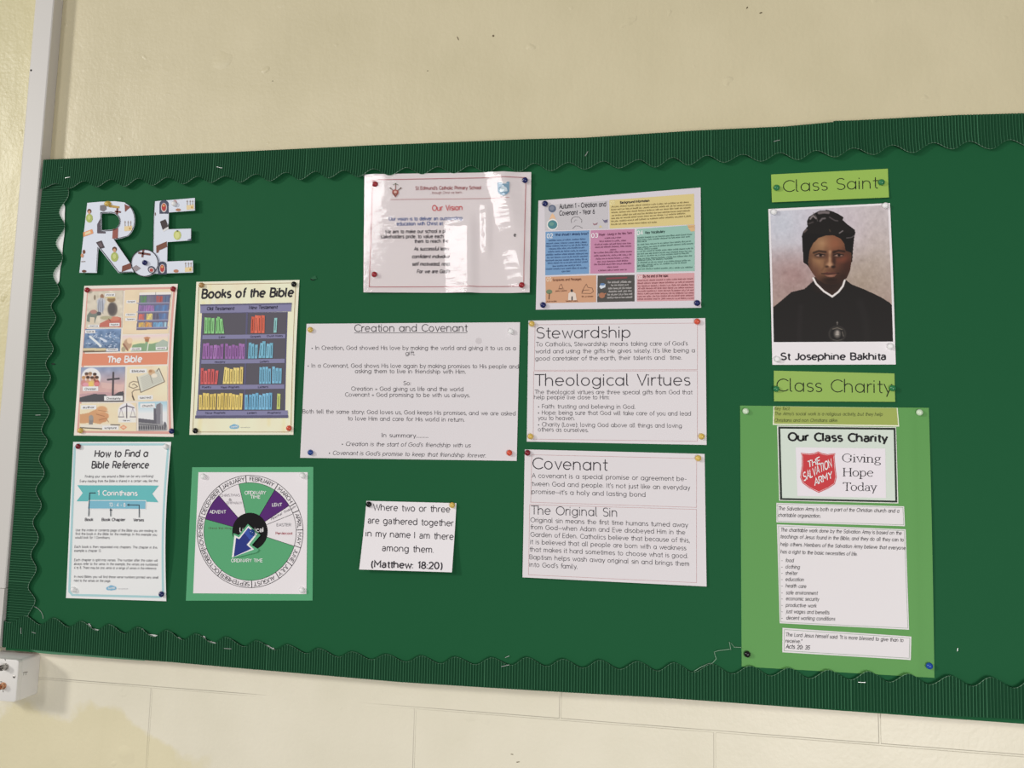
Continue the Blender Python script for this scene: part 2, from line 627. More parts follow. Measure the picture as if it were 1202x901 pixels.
class Canvas:
    """a small painted picture, laid on a sheet as a fine mesh coloured per vertex"""

    def __init__(self, corners, nx, ny, base):
        self.q = [np.array(c, float) for c in corners]
        self.nx, self.ny = nx, ny
        u, v = np.meshgrid((np.arange(nx+1))/nx, (np.arange(ny+1))/ny)
        self.u, self.v = u, v
        q = self.q
        P = (q[0][None, None]*((1-u)*(1-v))[..., None]+q[1][None, None]*(u*(1-v))[..., None] +
             q[2][None, None]*(u*v)[..., None]+q[3][None, None]*((1-u)*v)[..., None])
        self.X, self.Y = P[..., 0], P[..., 1]
        self.img = np.zeros(u.shape+(3,))+np.array(base, float)
        self.k = lambda x, y: (x, y)
        self.mask = None
        self.s = 1.0

    def crop(self, x0, y0, s):
        self.k, self.s = K(x0, y0, s), s
        return self

    def blend(self, m, c, a=1.0):
        m = np.clip(m*a, 0, 1)[..., None]
        if self.mask is not None:
            m = m*self.mask[..., None]
        self.img = self.img*(1-m)+np.array(c, float)*m
        return self

    def ell(self, x, y, rx, ry, c, soft=0.15, a=1.0, rot=0.0):
        x, y = self.k(x, y)
        rx, ry = rx/self.s, ry/self.s
        dx, dy = self.X-x, self.Y-y
        cr, sr = math.cos(rot), math.sin(rot)
        r = np.sqrt(((dx*cr+dy*sr)/rx)**2+((-dx*sr+dy*cr)/ry)**2)
        return self.blend(np.clip((1+soft-r)/(2*soft), 0, 1), c, a)

    def poly(self, pts, c, a=1.0):
        p = [self.k(*q) for q in pts]
        inside = np.zeros(self.X.shape, bool)
        for (x0, y0), (x1, y1) in zip(p, p[1:]+p[:1]):
            if y0 == y1:
                continue
            cnd = ((y0 > self.Y) != (y1 > self.Y)) & (self.X < (x1-x0)*(self.Y-y0)/(y1-y0)+x0)
            inside ^= cnd
        return self.blend(inside.astype(float), c, a)

    def line(self, pts, w, c, a=1.0, soft=0.5):
        p = [self.k(*q) for q in pts]
        w = w/self.s
        D = np.full(self.X.shape, 1e9)
        for (x0, y0), (x1, y1) in zip(p, p[1:]):
            L2 = (x1-x0)**2+(y1-y0)**2+1e-9
            t = np.clip(((self.X-x0)*(x1-x0)+(self.Y-y0)*(y1-y0))/L2, 0, 1)
            D = np.minimum(D, np.hypot(self.X-x0-t*(x1-x0), self.Y-y0-t*(y1-y0)))
        return self.blend(np.clip((w/2+soft*0.5-D)/soft, 0, 1), c, a)

    def grad(self, c0, c1, axis='v', a=1.0, lo=0.0, hi=1.0):
        t = np.clip(((self.v if axis == 'v' else self.u)-lo)/(hi-lo), 0, 1)[..., None]
        self.img = self.img*(1-a)+a*(np.array(c0, float)*(1-t)+np.array(c1, float)*t)
        return self

    def noise(self, amp, cells, seed=0):
        r = np.random.default_rng(seed)
        g = r.normal(0, 1, (cells+2, cells+2))
        fx, fy = self.u*cells, self.v*cells
        ix, iy = fx.astype(int), fy.astype(int)
        tx, ty = fx-ix, fy-iy
        n = (g[iy, ix]*(1-tx)*(1-ty)+g[iy, ix+1]*tx*(1-ty)+g[iy+1, ix]*(1-tx)*ty+g[iy+1, ix+1]*tx*ty)
        self.img = np.clip(self.img+amp*n[..., None], 0, 255)
        return self

    def build(self, sheet, name, layer=2, label=None, under=None):
        nx, ny = self.nx, self.ny
        vs = [sheet.at(x, y, layer) for x, y in zip(self.X.ravel(), self.Y.ravel())]
        fs = [(j*(nx+1)+i, j*(nx+1)+i+1, (j+1)*(nx+1)+i+1, (j+1)*(nx+1)+i) for j in range(ny) for i in range(nx)]
        o = link(name, vs, fs, picture_mat(), under or sheet.root)
        at = o.data.color_attributes.new('print', 'FLOAT_COLOR', 'POINT')
        c = np.ones((len(vs), 4), np.float32)
        c[:, :3] = alb(self.img.reshape(-1, 3))
        at.data.foreach_set('color', c.ravel())
        if label:
            o['label'] = label
        return o


# ------------------------------------------------------------------ the setting: painted block wall
def wall_material():
    m = bpy.data.materials.new('cream_gloss_paint')
    m.use_nodes = True
    nt = m.node_tree
    N, Lk = nt.nodes, nt.links
    b = N['Principled BSDF']
    tc = N.new('ShaderNodeTexCoord')
    # two coats of paint: the older one is yellower and shows in patches, with shade painted in higher up
    n1 = N.new('ShaderNodeTexNoise')
    n1.inputs['Scale'].default_value = 9
    n1.inputs['Detail'].default_value = 6
    Lk.new(tc.outputs['Object'], n1.inputs['Vector'])
    sep = N.new('ShaderNodeSeparateXYZ')
    Lk.new(tc.outputs['Object'], sep.inputs[0])

    def math_(op, a, b_=None, clamp=False):
        q = N.new('ShaderNodeMath')
        q.operation = op
        q.use_clamp = clamp
        for i, s in enumerate((a, b_)):
            if s is None:
                continue
            if isinstance(s, (int, float)):
                q.inputs[i].default_value = s
            else:
                Lk.new(s, q.inputs[i])
        return q.outputs[0]
    X, Z = sep.outputs[0], sep.outputs[2]
    nb = N.new('ShaderNodeTexNoise')
    nb.inputs['Scale'].default_value = 4.5
    nb.inputs['Detail'].default_value = 5
    nb.inputs['Roughness'].default_value = 0.55
    Lk.new(tc.outputs['Object'], nb.inputs['Vector'])
    nz = math_('MULTIPLY', math_('SUBTRACT', nb.outputs['Fac'], 0.5), 0.22)
    # patch low down at the left, and the strip to the left of the trunking
    low = math_('MULTIPLY', math_('SUBTRACT', math_('ADD', math_('SUBTRACT', 1.005, math_('MULTIPLY', math_('ADD', X, 1.0), 0.12)), nz), Z), 90, False)
    low = math_('MINIMUM', math_('MAXIMUM', low, 0.0), 1.0)
    lx = math_('MULTIPLY', math_('SUBTRACT', math_('ADD', -0.735, nz), X), 30)
    lx = math_('MINIMUM', math_('MAXIMUM', lx, 0.0), 1.0)
    patch = math_('MULTIPLY', low, lx)
    left = math_('MULTIPLY', math_('SUBTRACT', -1.19, X), 60)
    left = math_('MINIMUM', math_('MAXIMUM', left, 0.0), 1.0)
    mix = N.new('ShaderNodeMixRGB')
    mix.inputs[1].default_value = (*lin((243, 237, 216)), 1)
    mix.inputs[2].default_value = (*lin((238, 229, 194)), 1)
    Lk.new(patch, mix.inputs[0])
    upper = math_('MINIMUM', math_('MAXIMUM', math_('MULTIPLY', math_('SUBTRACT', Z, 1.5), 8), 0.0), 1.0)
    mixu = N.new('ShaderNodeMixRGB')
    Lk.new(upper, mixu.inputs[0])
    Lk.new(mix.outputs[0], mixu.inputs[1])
    mixu.inputs[2].default_value = (*lin((222, 212, 178)), 1)  # yellow coat also darkened, carrying the dimmer light above the board
    mixl = N.new('ShaderNodeMixRGB')
    Lk.new(left, mixl.inputs[0])
    Lk.new(mixu.outputs[0], mixl.inputs[1])
    mixl.inputs[2].default_value = (*lin((222, 213, 170)), 1)
    mix = mixl
    n2 = N.new('ShaderNodeTexNoise')
    n2.inputs['Scale'].default_value = 5
    n2.inputs['Detail'].default_value = 5
    Lk.new(tc.outputs['Object'], n2.inputs['Vector'])
    mot = N.new('ShaderNodeMixRGB')
    mot.blend_type = 'MULTIPLY'
    ramp = N.new('ShaderNodeValToRGB')
    ramp.color_ramp.elements[0].color = (0.93, 0.93, 0.91, 1)
    ramp.color_ramp.elements[1].color = (1, 1, 1, 1)
    ramp.color_ramp.elements[0].position = 0.3
    ramp.color_ramp.elements[1].position = 0.6
    Lk.new(n2.outputs['Fac'], ramp.inputs[0])
    mot.inputs[0].default_value = 1
    Lk.new(mix.outputs[0], mot.inputs[1])
    Lk.new(ramp.outputs[0], mot.inputs[2])
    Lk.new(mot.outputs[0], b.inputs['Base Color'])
    b.inputs['Roughness'].default_value = 0.38
    b.inputs['Specular IOR Level'].default_value = 0.35
    # relief: brush streaks, pimples, faint block joints
    mp = N.new('ShaderNodeMapping')
    mp.inputs['Scale'].default_value = (26, 26, 9)
    Lk.new(tc.outputs['Object'], mp.inputs[0])
    n3 = N.new('ShaderNodeTexNoise')
    n3.inputs['Scale'].default_value = 1.0
    n3.inputs['Detail'].default_value = 5
    Lk.new(mp.outputs[0], n3.inputs['Vector'])
    vo = N.new('ShaderNodeTexNoise')
    vo.inputs['Scale'].default_value = 140
    vo.inputs['Detail'].default_value = 3
    Lk.new(tc.outputs['Object'], vo.inputs['Vector'])
    comb = N.new('ShaderNodeCombineXYZ')
    Lk.new(math_('ADD', X, 0.0737+0.45*4), comb.inputs[0])
    Lk.new(math_('ADD', math_('SUBTRACT', Z, 1.075), 0.225*6+0.0), comb.inputs[1])
    br = N.new('ShaderNodeTexBrick')
    br.inputs['Scale'].default_value = 1
    br.inputs['Brick Width'].default_value = 0.5
    br.inputs['Row Height'].default_value = 0.225
    br.inputs['Mortar Size'].default_value = 0.0022
    br.inputs['Mortar Smooth'].default_value = 0.6
    Lk.new(comb.outputs[0], br.inputs['Vector'])
    n4 = N.new('ShaderNodeTexNoise')
    n4.inputs['Scale'].default_value = 2.2
    Lk.new(tc.outputs['Object'], n4.inputs['Vector'])
    vis = math_('MINIMUM', math_('MAXIMUM', math_('MULTIPLY', math_('SUBTRACT', n4.outputs['Fac'], 0.44), 7), 0), 1)
    joint = math_('MULTIPLY', math_('MULTIPLY', br.outputs['Fac'], math_('MULTIPLY', vis, math_('SUBTRACT', 1.0, upper))), -1.1)
    h = math_('ADD', math_('MULTIPLY', n3.outputs['Fac'], 0.5), math_('MULTIPLY', vo.outputs['Fac'], 0.22))
    h = math_('ADD', h, math_('MULTIPLY', n2.outputs['Fac'], 1.6))
    h = math_('ADD', h, joint)
    for sc_, st_, th_ in ((22, 2.6, 0.70), (9, 3.0, 0.70)):
        q = N.new('ShaderNodeTexNoise')
        q.inputs['Scale'].default_value = sc_
        q.inputs['Detail'].default_value = 2
        Lk.new(tc.outputs['Object'], q.inputs['Vector'])
        h = math_('ADD', h, math_('MULTIPLY', math_('MAXIMUM', math_('SUBTRACT', q.outputs['Fac'], th_), 0.0), st_*3))
    bp = N.new('ShaderNodeBump')
    bp.inputs['Strength'].default_value = 0.65
    bp.inputs['Distance'].default_value = 0.0038
    Lk.new(h, bp.inputs['Height'])
    Lk.new(bp.outputs['Normal'], b.inputs['Normal'])
    return m


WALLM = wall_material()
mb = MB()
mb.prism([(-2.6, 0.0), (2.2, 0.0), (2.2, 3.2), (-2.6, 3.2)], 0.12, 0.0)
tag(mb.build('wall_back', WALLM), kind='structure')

wall_o = bpy.data.objects['wall_back']
for x_, y_, w_, h_, a_ in ((537.5, 45, .6, 2.6, .4), (579, 42, 1.2, 1.2, 0), (893, 15, 1.6, .8, .3), (877, 9, 1.4, .7, 1), (601, 885, 1.5, .4, 0), (608, 894, 2.0, .4, .2), (320, 95, .6, .6, 0), (502, 83, .8, .5, 0)):
    P_ = px(x_, y_, 0.0003)
    n_ = 10
    k_ = 1/620
    pts_ = [(w_*k_*math.cos(2*math.pi*i/n_), h_*k_*math.sin(2*math.pi*i/n_)) for i in range(n_)]
    mb = MB()
    mb.prism([(P_[0]+p_[0]*math.cos(a_)-p_[1]*math.sin(a_), P_[2]+p_[0]*math.sin(a_)+p_[1]*math.cos(a_)) for p_ in pts_], 0.0005, -0.0004)
    mb.build('paint_chip', mat('chip_dark', alb((110, 98, 74)), .8), wall_o)

# ------------------------------------------------------------------ notice board
GREEN = (14, 85, 48)
green_paper = mat('green_backing_paper', alb(GREEN), 0.7, 0.12, bump=(5, 0.22, 0.02))
green_card = mat('green_corrugated_card', alb((18, 64, 39)), 0.8, 0.06)
crest_card = mat('corrugation_crest_sheen', alb((50, 104, 72)), 0.7, 0.1)  # lighter green puts the sheen along the ridges into the colour
card_core = mat('pale_card_core', alb((172, 205, 182)), 0.7, 0.2)
white_card = mat('white_card', alb((225, 225, 222)), 0.7, 0.2)
tl, bl = px(53, 189, BOARD), px(9, 757, BOARD)
BX1 = 1.05
zt, zb = px(620, 166, BOARD)[2], px(620, 807, BOARD)[2]
xl = (tl[0]+bl[0])/2
board = tag(empty('notice_board', ((xl+BX1)/2, 0, zb)), 'long notice board covered in green paper on the cream wall', 'notice board')
mb = MB()
mb.prism([(xl, zb), (BX1, zb), (BX1, zt), (xl, zt)], -0.0006, -BOARD+0.0006)
mb.build('backing_panel', mat('board_timber', alb((120, 95, 70)), 0.8), board, loc=board.location)
bo = board.location
bo_np = np.array(bo)
# backing paper: a big sheet with slack waves in it
nx, nz = 120, 44
vs = []
for j in range(nz+1):
    for i in range(nx+1):
        x = xl+(BX1-xl)*i/nx
        z = zb+(zt-zb)*j/nz
        w = 0.00035*(math.sin(x*9+z*5)+0.8*math.sin(x*17-z*11+1.3)+0.7*math.sin(x*5.1+z*21))
        w *= min(1, min(i, nx-i, j, nz-j)/4)
        vs.append((x-bo[0], -BOARD-0.0004-max(0, w+0.0006)*0.6, z-bo[2]))
fs = [(j*(nx+1)+i, j*(nx+1)+i+1, (j+1)*(nx+1)+i+1, (j+1)*(nx+1)+i) for j in range(nz) for i in range(nx)]
link('backing_paper', vs, fs, green_paper, board, smooth=True)
# loose lower lip of the backing paper, showing under the border at the left
vs, fs = [], []
lip = [(33.5, 760.5, 761.5), (45, 762, 766), (60, 763.5, 767.5), (90, 766.5, 769.3), (130, 770.5, 772.6), (170, 774, 775.2)]
for a, b_, c in lip:
    vs += [px(a, b_-1.5, BOARD+.0005)-bo_np, px(a, (b_+c)/2, BOARD+.0026)-bo_np, px(a, c, BOARD+.001)-bo_np]
for i in range(len(lip)-1):
    for k in (0, 1):
        fs.append((3*i+k, 3*i+k+1, 3*i+k+4, 3*i+k+3))
link('paper_fold', vs, fs, mat('green_paper_fold', alb((70, 130, 95)), 0.45, 0.4), board, smooth=True)


class Flat:
    """lets printed marks be laid straight on the board"""
    d = BOARD+0.0016
    root, org = board, bo_np

    def at(self, x, y, layer=1):
        return px(x, y, self.d)+np.array((0, -layer*EPS, 0))-self.org


pt = Part(Flat(), 'tear_mark', 'small dark slit in the green paper by the left border')
pt.disc(62.5, 427, 2.2, 0.9, (12, 30, 20)).build()
pt = Part(Flat(), 'tear_mark', 'small dark tear with a raised green flap')
pt.disc(367, 327.5, 2.6, 1.5, (10, 28, 18)).poly([(364.5, 326.5), (370, 323), (372, 327), (367, 328)], (24, 92, 56), 2).build()


def interp_path(pts):
    pts = sorted(pts)
    xs = [p[0] for p in pts]
    ys = [p[1] for p in pts]
    return lambda x: float(np.interp(x, xs, ys))


def scallop_path(pts):
    pts = sorted(pts)

    def f(x):
        if x <= pts[0][0]:
            return pts[0][1]
        for (a, ya), (b_, yb) in zip(pts, pts[1:]):
            if x <= b_:
                t = (x-a)/(b_-a)
                return ya+(yb-ya)*(0.5-0.5*math.cos(math.pi*t))
        return pts[-1][1]
    return f


def border(name, label, outer, inner, s0, s1, d, axis='x', lift=None, front=None, edge=None, group='scalloped borders', ridges=True):
    """corrugated card strip: outer edge straight, inner edge scalloped"""
    ax = 0 if axis == 'x' else 2
    oth = 2-ax
    O = interp_path([(lambda P: (P[ax], P[oth]))(px(a, b_, d)) for a, b_ in outer])
    I = scallop_path([(lambda P: (P[ax], P[oth]))(px(a, b_, d)) for a, b_ in inner])
    step = 0.00078 if ridges else 0.003
    n = int((s1-s0)/step)
    rows = 8
    vs, fs, fm = [], [], []
    per = 0.0047
    ctr = np.zeros(3)
    ctr[ax] = (s0+s1)/2
    ctr[oth] = O((s0+s1)/2)
    ctr[1] = -d
    for i in range(n+1):
        s = s0+(s1-s0)*i/n
        o_, i_ = O(s), I(s)
        r = 0.0012*(0.5+0.5*math.cos(2*math.pi*s/per)) if ridges else 0
        for k in range(rows+1):
            v = k/rows
            L = (lift(s, v) if lift else 0)
            P = np.zeros(3)
            P[ax], P[oth], P[1] = s, o_+(i_-o_)*v, -d-r-L
            vs.append(P-ctr)
        for k in range(rows, -1, -1):
            v = k/rows
            L = (lift(s, v) if lift else 0)
            P = np.zeros(3)
            P[ax], P[oth], P[1] = s, o_+(i_-o_)*v, -d+0.0004-L
            vs.append(P-ctr)
    C = 2*rows+2
    for i in range(n):
        a, b_ = i*C, (i+1)*C
        for k in range(rows):
            fs.append((a+k, a+k+1, b_+k+1, b_+k))
            fm.append(2 if ridges and ((s0+(s1-s0)*(i+.5)/n)/per+0.09) % 1 < 0.17 else 0)
        fs.append((a+rows, a+rows+1, b_+rows+1, b_+rows))
        fm.append(1)
        for k in range(rows+1, 2*rows+1):
            fs.append((a+k, a+k+1, b_+k+1, b_+k))
            fm.append(1)
        fs.append((a+C-1, a, b_, b_+C-1))
        fm.append(0)
    for a in (0, n*C):
        fs.append(tuple(range(a, a+C)))
        fm.append(0)
    o = link(name, vs, fs, [front or green_card, edge or card_core, crest_card], fm=fm, loc=ctr)
    return tag(o, label, 'border strip', group)


top_outer = [(40, 188.2), (52, 187.4), (230, 180), (260, 179), (430, 170.8), (620, 163.3), (686, 161.6), (820, 153),
             (923, 148.3), (977, 143.3), (1012, 142)]
top_inner = [(49, 222), (66.6, 215.8), (82.5, 221.6), (100, 213.3), (115, 220), (131.6, 211.6), (148, 219.5), (164, 210.4),
             (180.7, 218.3), (198, 209), (216.5, 216.6), (233, 208), (248.3, 214.9), (265, 207.4), (282.4, 214.4),
             (301.5, 205), (317.4, 212.9), (336.5, 203), (353, 211.5), (371.4, 201.9), (386.4, 209.6), (404.7, 200.7),
             (421.4, 208), (439, 199), (458, 206.5), (478, 197.4), (496, 205), (514, 196.2), (533, 203.8), (552.3, 194.6),
             (571, 202.6), (590.6, 193.2), (609, 201.5), (627.5, 191.9), (646.6, 200.7), (667.4, 191.2), (686.6, 199),
             (708.2, 189.9), (726.5, 197.9), (749.8, 188.2), (769, 196.9), (789.7, 185.7), (808.2, 194.3), (830, 183.2),
             (849.9, 191.2), (871.5, 181.9), (893.2, 189.9), (914.8, 179.9), (936.4, 187.9), (957.2, 177.4), (979.7, 184.9),
             (1000.8, 174.8), (1024.5, 182.7)]
top2_outer = [(977, 142), (1002, 141.3), (1060, 138.3), (1125, 135), (1202, 133), (1240, 131), (1330, 126)]
top2_inner = [(979, 184.5), (1000.8, 174.6), (1024.5, 182.7), (1046, 171.6), (1070.2, 180.2), (1094.4, 168.6), (1116.8, 175.7),
              (1136.8, 166.6), (1161.8, 175.4), (1184.3, 164.6), (1207, 172), (1231, 161.5), (1256, 169), (1281, 158),
              (1308, 166), (1335, 155)]
bot_outer = [(5, 759.5), (33, 761.8), (200, 776.6), (280, 783.7), (380, 792.3), (470, 800.2), (570, 806.5), (660, 811.9),
             (760, 817.6), (850, 823.2), (950, 829.8), (1070.8, 837.2), (1201.5, 843.7), (1330, 851)]
bot_inner = [(1, 727), (12.5, 730.5), (30, 722.5), (48.3, 732.8), (63.3, 725), (81.6, 735.5), (95.8, 728.8), (114, 739.5),
             (128.2, 732.5), (147.4, 743), (162.4, 735.8), (181, 746.8), (196.5, 739.5), (215.8, 750.5), (230.8, 743.6),
             (251.6, 754.6), (265.8, 747.5), (287.4, 758.3), (301.5, 751.6), (324, 762.4), (337.3, 756.3), (360.6, 766.6),
             (374, 760.7), (397.5, 770.8), (414, 764.6), (435.8, 773.8), (454, 767.8), (476.6, 776.6), (494.9, 769.6),
             (517.3, 778.6), (534.8, 770.8), (558.1, 779.6), (577.5, 771.6), (600, 780.4), (619, 771.3), (641.6, 781.6),
             (661.6, 773.3), (684.1, 783.6), (704.9, 774.5), (727.3, 785), (749, 776), (771.6, 787), (791.6, 777.5),
             (813.3, 788.6), (835.8, 779.2), (859.1, 790.5), (881.5, 781.3), (904, 792.8), (926.5, 783.6), (949.8, 795.8),
             (972.7, 786), (997.8, 797.3), (1019.6, 787.5), (1043.5, 799.7), (1066.4, 790.3), (1090.4, 802.7),
             (1115.5, 792.5), (1140.5, 804.5), (1162.3, 794.2), (1189.6, 806.7), (1212, 796.5), (1240, 809), (1264, 799),
             (1293, 812), (1318, 802)]
left_outer = [(53.5, 184), (41.5, 303), (27.5, 470), (11, 670), (6.5, 735), (4, 765)]
left_inner = [(74, 196), (81.3, 228), (70.3, 249), (76.5, 266), (66.6, 285), (74.2, 303), (63.7, 322), (71, 343), (61.7, 358.8),
              (67.3, 373.3), (58.4, 393.3), (64.4, 410), (55.5, 426.6), (61, 443.3), (52.2, 464.4), (59.4, 482), (50, 504.4),
              (56.6, 517.7), (47, 537.7), (53.2, 555.4), (43.5, 574.3), (50, 593), (40.4, 612), (46.6, 631), (38, 650),
              (44, 667.4), (34.5, 688.2), (42.3, 704.5), (33.5, 724), (38, 745)]


def wob(s, k, ph):
    return 0.5+0.5*math.sin(s*k+ph)*math.cos(s*k*0.43+ph*2)


dB = BOARD+0.0016
border('scalloped_border', 'green corrugated scalloped border running along the bottom of the board', bot_outer, bot_inner,
       px(5.2, 745, dB+.002)[0], 1.06, dB+0.0042, lift=lambda s, v: v*0.0022*wob(s, 7, 1))
border('scalloped_border', 'green corrugated scalloped border along the top edge, long piece from the left corner', top_outer, top_inner,
       px(52, 187, dB+.002)[0], px(1006, 150, dB)[0], dB+0.0040, lift=lambda s, v: v**4*(0.0010+0.0038*wob(s, 9, 0.5)))
border('scalloped_border', 'green corrugated scalloped border along the top edge, short piece at the right', top2_outer, top2_inner,
       px(978, 142, dB)[0], 1.06, dB+0.0022+0.0037*0, lift=lambda s, v: v**4*(0.0008+0.0055*max(0, wob(s, 9.5, 1.0)-.2)))
zA, zB_ = px(8, 748, dB)[2], px(60, 197, dB)[2]
border('scalloped_border', 'green corrugated scalloped border standing down the left side of the board', left_outer, left_inner,
       zA, zB_, dB+0.0016, axis='z', lift=lambda s, v: v*v*(0.001+0.0035*wob(s, 11, 2)))
# white-backed strips peeping out behind
wl_outer = [(66, 200), (60, 330), (56, 365)]
wl_inner = [(73, 205), (77.2, 222), (74, 234), (76.2, 245), (75.6, 262), (75.8, 272), (73.6, 290), (72.6, 306), (70.6, 316), (69.6, 329), (66, 336), (62, 346)]
border('scalloped_border', 'white reversed border strip peeping out at the upper left scallops', wl_outer, wl_inner,
       px(62, 345, dB)[2], px(72, 214, dB)[2], dB+0.0006, axis='z', front=white_card, edge=white_card, ridges=False)
wb_outer = [(90, 750), (200, 762), (350, 776)]
wb_inner = [(96, 734), (105.5, 731.6), (108, 737.5), (128, 741), (150, 745), (168, 737.5), (171, 743.6), (205, 748), (210, 747.2), (214, 751), (236, 748),
            (239.8, 745.4), (242, 751.5), (262, 756), (300, 760), (312, 756.4), (321, 760.2), (324, 764), (345, 768)]
border('scalloped_border', 'white reversed border strip peeping out in slivers over the bottom border', wb_outer, wb_inner,
       px(98, 740, dB)[0], px(340, 765, dB)[0], dB+0.0008, front=white_card, edge=white_card, ridges=False)

# ------------------------------------------------------------------ trunking and socket box
white_pvc = mat('white_pvc', alb((194, 190, 184)), 0.45, 0.35)
white_pvc2 = mat('white_pvc_lid', alb((198, 195, 190)), 0.45, 0.35)
grey_metal = mat('nickel', (0.45, 0.43, 0.4), 0.3, 0.5, metal=1.0)
copper_m = mat('copper', (0.62, 0.36, 0.22), 0.35, 0.5, metal=1.0)
dark_m = mat('dark_recess', (0.02, 0.02, 0.02), 0.7)
TD = 0.0253
xr, xlft = -1.1745, -1.2170
zj = px(3, 690, TD)[2]
trunk = tag(empty('cable_trunking', (-1.195, 0, zj)), 'white plastic cable trunking running up the wall left of the board', 'cable trunking')
mb = MB()
mb.prism([(xlft, zj), (xr, zj), (xr, 2.75), (xlft, 2.75)], -0.0005, -TD+0.0035)
mb.build('channel', white_pvc, trunk, loc=trunk.location)
mb = MB()
ch = 0.003
pts = [(-TD+0.0037, xlft-0.0006), (-TD+ch*.6, xlft-0.0006), (-TD, xlft+ch), (-TD, xr-ch*.5), (-TD+ch*.4, xr+0.0006), (-TD+0.0037, xr+0.0006)]
vs = [(x, y, z) for z in (zj, 2.75) for y, x in pts]
n = len(pts)
mb.add(vs, [(i, (i+1) % n, n+(i+1) % n, n+i) for i in range(n)]+[tuple(range(n)), tuple(range(n, 2*n))])
mb.build('lid', white_pvc2, trunk, loc=trunk.location)
mb = MB()
sp = px(36.5, 82.5, TD)
mb.lathe([(0.0022, -0.001), (0.0022, 0.0003), (0.0012, 0.0005)], (sp[0], -TD, sp[2]), 12)
mb.build('screw', dark_m, trunk, smooth=True, loc=trunk.location)
# thin dark joint where the channel meets the wall
low = tag(empty('trunking_sleeve', (-1.195, 0, px(2, 760, TD)[2])), 'white plastic trunking sleeve joining the trunking to the socket box', 'trunking sleeve')
mb = MB()
zs = px(3, 759.5, TD+.002)[2]
mb.prism([(xlft-0.004, zs), (xr+0.002, zs), (xr+0.002, zj-0.0006), (xlft-0.004, zj-0.0006)], -0.0005, -TD-0.002)
mb.build('sleeve', white_pvc, low, loc=low.location)
mb = MB()
zq = px(3, 721, TD)[2]
mb.prism([(xlft-0.0045, zs), (xr+0.0026, zs), (xr+0.0026, zq), (xlft-0.0045, zq)], -0.001, -TD-0.0032)
mb.build('lid', white_pvc2, low, loc=low.location)

BD = 0.0506
bxr = -1.1085
bzt, bzb = px(47.4, 768, 0)[2]+0.003, px(43.7, 814.5, 0)[2]
bxl = bxr-0.088
ctr = ((bxl+bxr)/2, 0, (bzt+bzb)/2)
boxo = tag(empty('socket_box', ctr), 'white square socket box with two aerial connectors under the board corner', 'socket')


def rbox(mb, x0, x1, z0, z1, y0, y1, r, mi=0, n=4):
    """box with rounded front-facing corners and chamfered face edge"""
    def ring(ins, y):
        out = []
        for cx, cz, a0 in ((x1-r, z1-r, 0), (x0+r, z1-r, 90), (x0+r, z0+r, 180), (x1-r, z0+r, 270)):
            for k in range(n+1):
                a = math.radians(a0+90*k/n)
                out.append((cx+(r-ins)*math.cos(a), y, cz+(r-ins)*math.sin(a)))
        return out
    c = 0.0022
    rings = [ring(0, y0), ring(0, y1+c), ring(c*.3, y1+c*.3), ring(c, y1)]
    m = len(rings[0])
    vs = sum(rings, [])
    fs = []
    for i in range(len(rings)-1):
        for k in range(m):
            fs.append((i*m+k, i*m+(k+1) % m, (i+1)*m+(k+1) % m, (i+1)*m+k))
    fs += [tuple(range(m)), tuple(range(3*m, 4*m))]
    mb.add(vs, fs, mi)


mb = MB()
rbox(mb, bxl, bxr, bzb, bzt, -0.0005, -BD+0.0095, 0.006)
box_m = mat('white_socket_plastic', alb((216, 214, 209)), 0.4, 0.4)
mb.build('pattress_box', box_m, boxo, smooth=True, loc=boxo.location)
mb = MB()
rbox(mb, bxl+0.0004, bxr-0.0004, bzb+0.0004, bzt-0.0004, -BD+0.0095, -BD, 0.006)
mb.build('faceplate', box_m, boxo, smooth=True, loc=boxo.location)
for (qx, qy), m_, nm, L in (((4.6, 783), grey_metal, 'connector', 0.010), ((2.0, 805.5), copper_m, 'connector', 0.008)):
    mb = MB()
    p = px(qx, qy, BD+0.005)
    mb.lathe([(0.0062, -0.001), (0.0062, 0.002), (0.0052, 0.0022), (0.0052, L), (0.0044, L), (0.0040, L-0.004), (0.001, L-0.004), (0.001, L)],
             (p[0]-0.001, -BD, p[2]), 18)
    o = mb.build(nm, m_, boxo, smooth=True, loc=boxo.location)
    o['label'] = 'silver threaded aerial connector' if m_ is grey_metal else 'copper coloured aerial connector'
mb = MB()
p = px(16.6, 794, BD)
mb.lathe([(0.0024, -0.001), (0.0024, 0.0006), (0.0015, 0.0011)], (p[0], -BD, p[2]), 14)
mb.build('screw', grey_metal, boxo, smooth=True, loc=boxo.location)
for a, b_ in (((5.8, 773), (6.4, 775)), ((3.4, 810), (4.0, 812)), ((0.5, 799.6), (2.4, 800))):
    mb = MB()
    mb.tube([px(*a, BD+.0001), px(*b_, BD+.0001)], 0.00045, 5)
    mb.build('printed_mark', dark_m, boxo, loc=boxo.location)
mb = MB()
def side_pt(t, z):
    return np.array((bxr+0.0002, -BD+t, z))
zc = px(27, 793, BD)[2]
mb.tube([side_pt(.0115, zc+.002), side_pt(.017, zc+.0016), side_pt(.022, zc+.0005)], 0.0005, 5)
mb.tube([side_pt(.0135, zc+.0018), side_pt(.0130, zc-.003)], 0.0004, 5)
mb.tube([side_pt(.0185, zc+.0015), side_pt(.0185, zc-.004)], 0.0004, 5)
mb.build('scratch', mat('scratch_grey', alb((110, 105, 95)), .7), boxo, loc=boxo.location)
#PART2
# ------------------------------------------------------------------ sheets pinned to the board
WHITE = (214, 208, 211)
INK = (38, 34, 40)
dS = BOARD+0.0016


